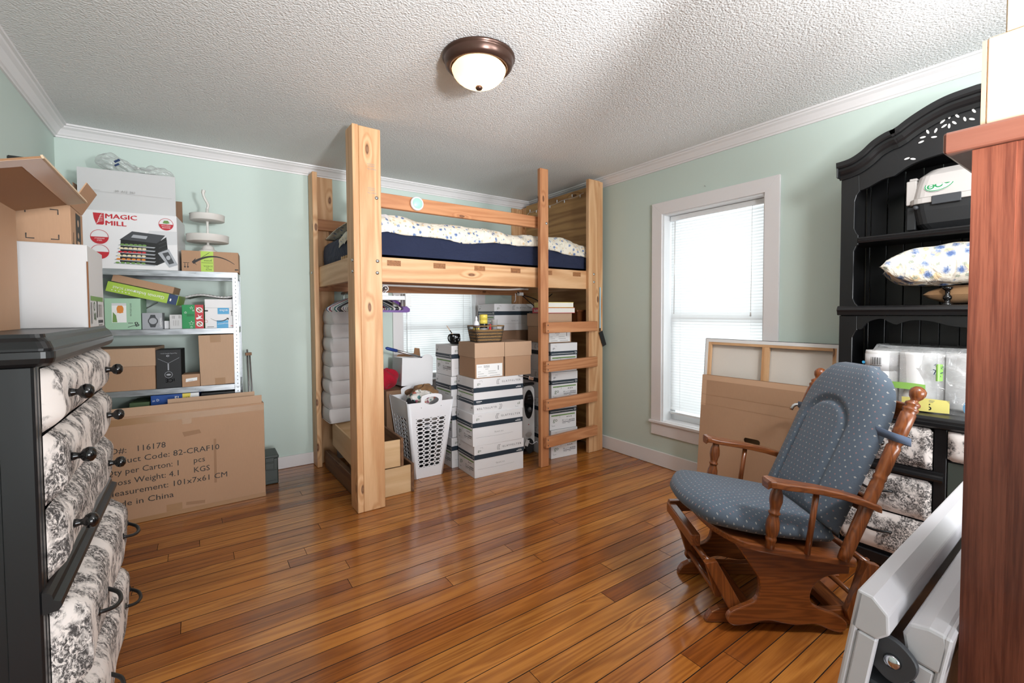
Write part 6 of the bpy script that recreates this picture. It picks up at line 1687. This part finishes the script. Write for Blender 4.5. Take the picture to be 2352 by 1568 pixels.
# ------------------------------------------------------------------ glider rocking chair
CA, CB = 1.05, 2.02
def chair():
    ang = math.atan2(-.6, .8)
    t = thing('glider_chair', 'oak glider rocking chair with blue-grey fleck cushions', 'chair', (.8*CA+.6*CB, -.6*CA+.8*CB, 0), ang)
    Ox, Oy, Oz = M['oak_x'], M['oak_y'], M['oak_z']
    L = lambda a, b, z: (a-CA, b-CB, z)
    def pr(nm, pts, b0, b1, m, bev=.004): return obj(nm, MB().prism([(a-CA, z) for a, z in pts], b0-CB, b1-CB, 'y'), m, t, bev=bev, seg=2)
    # floor runners with rounded toes
    run = [(.722, .002), (.728, .022), (.745, .045), (.775, .060), (.83, .066), (1.02, .060), (1.20, .060), (1.34, .068), (1.42, .062), (1.47, .040), (1.485, .002)]
    for b0 in (1.840, 2.183): pr('floor_runner', run, b0, b0+.032, Ox)
    obj('base_stretcher', MB().box(.86-CA, .93-CA, 1.8725-CB, 2.1825-CB, .012, .050), Oy, t, bev=.004); obj('base_stretcher', MB().box(1.25-CA, 1.32-CA, 1.8725-CB, 2.1825-CB, .012, .050), Oy, t, bev=.004)
    # slanted uprights, front and rear, and the pivot bars they carry
    for b0 in (1.810, 2.216):
        pr('upright', [(.705, .262), (.752, .272), (.862, .075), (.845, .03), (.815, .05)], b0, b0+.0295, Oz, .003)
        pr('upright', [(1.385, .262), (1.340, .272), (1.26, .075), (1.275, .03), (1.305, .05)], b0, b0+.0295, Oz, .003)
    for a in (.728, 1.362):
        obj('pivot_bar', MB().tube([L(a, 1.841, .252), L(a, 2.215, .252)], .014, 12), Oy, t)
    # swing links between pivot bars and seat frame
    for b0 in (1.848, 2.180):
        pr('swing_link', [(.712, .268), (.742, .262), (.790, .118), (.782, .100), (.762, .104)], b0, b0+.02, Oz, .003)
        pr('swing_link', [(1.375, .268), (1.345, .262), (1.305, .118), (1.313, .100), (1.332, .104)], b0, b0+.02, Oz, .003)
    for a in (.772, 1.32): obj('link_bar', MB().tube([L(a, 1.869, .112), L(a, 2.179, .112)], .011, 10), Oy, t)
    # front lug with its bolt
    obj('front_rail', MB().box(.682-CA, .720-CA, 1.90-CB, 2.24-CB, .285, .335), Oy, t, bev=.005, seg=2)
    pr('front_lug', [(.682, .300), (.690, .345), (.86, .350), (.86, .300), (.70, .290)], 2.216, 2.246, Ox, .004)
    obj('bolt', MB().lathe([(.009, 0), (.009, .003), (0, .004)], 12, Matrix.Translation(L(.712, 2.2155, .322)) @ Matrix.Rotation(R(90), 4, 'X')), M['bronze'], t)
    # side panels
    sp = catmull([(.815, .352), (.838, .318), (.872, .268), (.902, .218), (.904, .170), (.885, .132), (.835, .107), (.795, .086), (.780, .060), (.790, .040), (.815, .032), (.87, .040), (.937, .055), (1.0, .044), (1.05, .038), (1.122, .043), (1.17, .024), (1.214, .012), (1.238, .026), (1.240, .052), (1.205, .080), (1.15, .100), (1.110, .122), (1.098, .155), (1.112, .196), (1.150, .230), (1.20, .243), (1.245, .245)], 4)
    sp = sp+[(1.250, .296), (.80, .367)]
    pr('side_panel', sp, 1.778, 1.804, Ox, .005); pr('side_panel', sp, 2.250, 2.276, Ox, .005)
    # seat board, tilted back
    tilt = math.atan2(-.069, .440)
    def seatz(a): return .388+(a-.80)*(-.157)
    out = catmull([(.735, 2.02), (.745, 1.90), (.770, 1.83), (.83, 1.755), (.93, 1.738), (1.10, 1.735), (1.225, 1.737), (1.258, 1.760), (1.262, 1.80), (1.262, 2.02), (1.262, 2.24), (1.258, 2.28), (1.225, 2.303), (1.10, 2.305), (.93, 2.302), (.83, 2.285), (.770, 2.21), (.745, 2.14)], 4, True)
    obj('seat_board', MB().strip([[(a-CA, b-CB, seatz(a)-.028+q) for a, b in out] for q in (0, .028)]), Ox, t, bev=.006, seg=2, fix=True)
    # arms
    for s, bc in ((-1, 1.737), (1, 2.303)):
        secs = []
        for a, z, w, off in ((.893, .628, .022, .010), (.897, .640, .034, .012), (.915, .640, .040, .012), (.96, .629, .036, .008), (1.03, .618, .030, .002), (1.10, .606, .027, -.002), (1.18, .588, .028, -.002), (1.25, .566, .031, .0), (1.296, .548, .031, .004), (1.312, .541, .022, .006)):
            c = bc+s*off; th = .026
            secs.append([(a-CA, c-w-CB, z-th), (a-CA, c+w-CB, z-th), (a-CA, c+w-CB, z-.006), (a-CA, c+w-.006-CB, z), (a-CA, c-w+.006-CB, z), (a-CA, c-w-CB, z-.006)])
        obj('arm', MB().strip(secs, sm=False), Ox, t, bev=.003, seg=2)
        # turned front post, spindle, back post
        def turned(nm, p0, p1, prof):
            v = Vector(p1)-Vector(p0); q = v.to_track_quat('Z', 'Y').to_matrix().to_4x4()
            return obj(nm, MB().lathe([(r, h*v.length) for r, h in prof], 18, Matrix.Translation(p0) @ q), Oz, t)
        turned('turned_post', L(.918, bc, seatz(.918)-.002), L(.946, bc, .614), [(.0, 0), (.016, .0), (.016, .10), (.018, .12), (.020, .15), (.018, .17), (.017, .19), (.021, .23), (.0245, .32), (.023, .42), (.017, .50), (.0165, .53), (.021, .545), (.021, .565), (.0165, .58), (.018, .64), (.0235, .74), (.022, .84), (.016, .92), (.014, 1), (0, 1)])
        turned('spindle', L(1.058, bc, seatz(1.058)-.002), L(1.090, bc, .590), [(0, 0), (.0105, 0), (.0105, 1), (0, 1)])
        turned('back_post', L(1.191, bc, seatz(1.191)-.002), L(1.462, bc, .985), [(0, 0), (.0195, .0), (.0215, .04), (.023, .20), (.0225, .44), (.019, .462), (.0225, .475), (.0225, .485), (.0195, .497), (.0225, .515), (.023, .60), (.0235, .655), (.019, .668), (.0235, .682), (.0235, .692), (.020, .702), (.0235, .716), (.0245, .78), (.0245, .845), (.0205, .852), (.025, .866), (.025, .874), (.0195, .884), (.024, .895), (.023, .905), (.013, .916), (.012, .922), (.021, .938), (.0255, .958), (.024, .978), (.014, .993), (0, 1.0)])
    # back slats and rails behind the cushion
    def bp(k): return (1.191+(1.462-1.191)*k, .327+(.985-.327)*k)
    for k in (.30, .84):
        a, z = bp(k); obj('back_rail', MB().box(a+.014-CA, a+.034-CA, 1.762-CB, 2.278-CB, z-.035, z+.035), Oy, t, bev=.004)
    for j in range(3):
        b = 1.88+j*.14; (a0, z0), (a1, z1) = bp(.36), bp(.78)
        obj('back_slat', MB().tube([L(a0+.030, b, z0-.005), L(a1+.030, b, z1+.005)], .009, 8), Oz, t)
    return t, seatz, L
CH, SEATZ, CL = chair()
def cushion_mesh(name, fn, nu, nv, sx, sy, parent):
    """closed cushion: top and bottom sheets sharing the rim, with UV in metres"""
    me = D.meshes.new(name); vs = []; fs = []; uvs = []
    def idx(k, i, j): return k*(nu+1)*(nv+1)+j*(nu+1)+i
    for k in (0, 1):
        for j in range(nv+1):
            for i in range(nu+1): vs.append(fn(i/nu, j/nv, k))
    for k in (0, 1):
        for j in range(nv):
            for i in range(nu):
                q = [(i, j), (i+1, j), (i+1, j+1), (i, j+1)]
                if k: q = q[::-1]
                fs.append([idx(k, *p) for p in q]); uvs += [(p[0]/nu*sx, p[1]/nv*sy) for p in q]
    me.from_pydata(vs, [], fs); me.update()
    ul = me.uv_layers.new(name='UVMap')
    for l, u in zip(ul.data, uvs): l.uv = u
    for p in me.polygons: p.use_smooth = True
    me.materials.append(M['chair'])
    import bmesh
    b = bmesh.new(); b.from_mesh(me); bmesh.ops.remove_doubles(b, verts=b.verts, dist=.0004); bmesh.ops.recalc_face_normals(b, faces=b.faces); b.to_mesh(me); b.free()
    o = D.objects.new(name, me); COL.objects.link(o); o.parent = parent
    return o
def cushions():
    # seat cushion: rounded front, narrows to the back
    def seat(u, v, k):
        # v: 0 front .. 1 back ; u: across
        s = u*2-1; q = v*2-1
        # square-to-disc blend for rounded corners
        ex = s*math.sqrt(max(0, 1-.34*q*q*(1.35 if q < 0 else .9)*.9)); ey = q*math.sqrt(max(0, 1-.30*s*s*(1.3 if q < 0 else .55)))
        a = .938+ey*.292; b = 2.02+ex*(.262-.010*ey)
        rim = max(abs(s), abs(q)); e = (1-rim**3.6)
        z0 = SEATZ(a)+.002
        thick = (.112-.012*ey)
        z = z0+.050+(.062*e**.55 if k == 0 else -.050*e**.5)
        if k == 0: z += .010*math.cos(s*1.4)*e+.012*max(0, -q)*e
        return (a-CA, b-CB, z)
    cushion_mesh('seat_cushion', seat, 44, 44, .54, .60, CH)
    # back cushion
    p0 = Vector((1.200, .400)); p1 = Vector((1.478, 1.030)); d = (p1-p0).normalized(); nrm = Vector((-d.y, d.x)); Lb = (p1-p0).length
    off = -.010
    def back(u, v, k):
        s = u*2-1; q = v
        # width profile: round top
        half = .250 if q < .62 else .250*math.sqrt(max(0, 1-((q-.62)/.38)**2.6*.999))
        half = max(half, .25*.30) if q > .999 else half
        ss = s*half
        rim = max(abs(s)**3.2, abs(2*q-1)**9); e = max(0, 1-rim)**.5
        # groove: arched inner panel
        gi = .50; tx = abs(s)/gi; ty = (q-.10)/.62
        dist = None
        inner_h = .70
        if q < inner_h-.14: dg = abs(abs(ss)-.125)
        else:
            yy = (q-(inner_h-.14))*Lb; dg = abs(math.hypot(ss, yy*1.15)-.125)
        g = math.exp(-(dg/.013)**2)*(1 if q > .08 else 0)
        t_ = off+.018+(.078*e-.018*g if k == 0 else -.016*e)
        c = p0+d*(q*Lb)+nrm*(t_)
        return (c.x-CA, 2.02+ss-CB, c.y)
    cushion_mesh('back_cushion', back, 54, 64, .50, .68, CH)
    # ties round the back posts
    for bc, s in ((1.737, 1), (2.303, -1)):
        k = .715; a, z = 1.191+.271*k, .327+.658*k
        pts = [(a-.045-CA, bc+s*.050-CB, z+.012), (a-.030-CA, bc-s*.012-CB, z+.004), (a-.004-CA, bc-s*.030-CB, z-.004), (a+.026-CA, bc-s*.024-CB, z-.016), (a+.034-CA, bc+s*.010-CB, z-.020), (a+.02-CA, bc+s*.05-CB, z-.014)]
        secs = [[(x, y, zz-.016), (x, y, zz+.014)] for x, y, zz in catmull(pts, 5)]
        o = obj('tie_strap', MB().strip(secs, closed=False, cap=False, sm=True), M['tie'], CH); m = o.modifiers.new('s', 'SOLIDIFY'); m.thickness = .004; m.offset = 0
cushions()

# ------------------------------------------------------------------ folding table and cabinet at the right edge
def folding_table():
    t = thing('folding_table', 'white plastic folding table, folded in half and standing on edge', 'table', (1.0, .415, .002))
    t.rotation_euler = (R(8.5), 0, R(1.5))
    # local: x along its length, y toward the bed is +, z up
    Lg, H = 1.22, .755
    P = M['table_pl']
    def half(nm, y0, y1, x0, face):
        # moulded half: rim on all sides, skin on the outer face
        o = obj(nm, MB().box(x0, x0+Lg, y0, y1, H-.045, H), P, t, bev=.012, seg=3)
        return o
    # far half
    obj('far_top', MB().box(0, Lg, .0, .012, .0, H-.001), P, t, bev=.004)
    obj('far_rim', MB().prism([(-.045, H-.055), (-.038, H-.020), (-.012, H), (.012, H), (.0122, H-.075), (-.030, H-.075)], 0, Lg, 'x'), P, t, bev=.004, seg=2)
    obj('far_end_rim', MB().prism([(.0, -.0005), (.0, -.030), (.018, -.030), (.018, -.0005)], 0, H-.076, 'z'), P, t, bev=.003)
    # near half
    y1 = -.105
    obj('near_top', MB().box(.05, Lg, y1-.012, y1, .0, H-.031), P, t, bev=.004)
    obj('near_rim', MB().prism([(y1-.012, H-.055), (y1-.004, H-.030), (y1+.020, H-.030), (y1+.046, H-.040), (y1+.052, H-.065), (y1+.040, H-.105), (y1-.012, H-.105)], .05, Lg, 'x'), P, t, bev=.006, seg=2)
    obj('near_end_rim', MB().box(.05, .070, y1+.0005, y1+.036, 0, H-.106), P, t, bev=.003)
    # folded legs and hinge in the gap
    G = M['dark_grey']
    obj('hinge_plate', MB().prism(catmull([(-.085, 0), (-.082, .03), (-.05, .05), (-.02, .04), (-.016, .0), (-.03, -.02), (-.06, -.03)], 4, True), 0, .012, 'x'), G, t, (.030, .0, H-.125), bev=.002)
    obj('rivet', MB().lathe([(.014, 0), (.011, .006), (0, .008)], 16, Matrix.Rotation(R(-90), 4, 'Y')), M['chrome'], t, (.030, -.052, H-.115))
    obj('bracket', MB().box(.035, .085, -.088, -.016, H-.205, H-.178).box(.035, .085, -.088, -.078, H-.178, H-.14), G, t, bev=.004)
    for (x, y) in ((.060, -.068), (.060, -.030)):
        obj('leg_tube', MB().tube([(x, y, .04), (x, y, H-.20)], .014, 12), M['table_pl'] if y > -.05 else G, t)
    obj('leg_tube', MB().tube([(.075, -.05, H-.24), (1.1, -.05, H-.26)], .014, 12), G, t)
    for z in (H-.245, H-.28):
        obj('leg_cap', MB().lathe([(0, 0), (.020, .0), (.020, .024), (.012, .03), (0, .03)], 14, Matrix.Rotation(R(-90), 4, 'Y')), M['black_plain'], t, (.056, -.030 if z > H-.26 else -.072, z))
folding_table()

def cabinet():
    x0, y1, h = 1.10, .195, 1.585
    t = thing('wood_cabinet', 'tall reddish mahogany cabinet at the right edge of the view', 'cabinet', (x0, y1, 0), R(-90))
    # local x runs toward the viewer (-Y), local y into the cabinet (+X)
    Dp, W_ = .62, .46
    Mh = M['mahogany']
    obj('side_stile', MB().box(0, .052, 0, .022, .001, h-.042), Mh, t)
    obj('side_panel', MB().box(.0520, Dp, .0015, .022, .001, h-.042), Mh, t)
    obj('front_panel', MB().box(0, .02, .0225, W_, .001, h-.042), Mh, t)
    obj('back_panel', MB().box(Dp-.02, Dp, .0225, W_, .001, h-.042), Mh, t)
    obj('far_side', MB().box(.0205, Dp-.0205, W_-.02, W_, .001, h-.042), Mh, t)
    obj('cabinet_top', MB().box(-.036, Dp+.02, -.012, W_+.012, h-.041, h-.004), wood('mahogany_top', srgb(132, 82, 66), srgb(112, 64, 50), 'x', 1.5, .35, 18, 0, coat=.2), t, bev=.005, seg=2)
    b = thing('pale_carton', 'pale cardboard box on top of the mahogany cabinet', 'carton', (x0+.005, y1-.002, h-.0035), R(-90))
    obj('box_body', MB().box(.012, .40, .0, .3, 0, .145), M['pale_card'], b, bev=.002)
    obj('box_lid_flap', MB().box(.006, .0118, .0, .3, .0, .142), M['kraft_lt'], b)
    obj('upper_box', MB().box(.032, .40, .004, .3, .1455, .40), M['pale_card'], b, bev=.002)
cabinet()
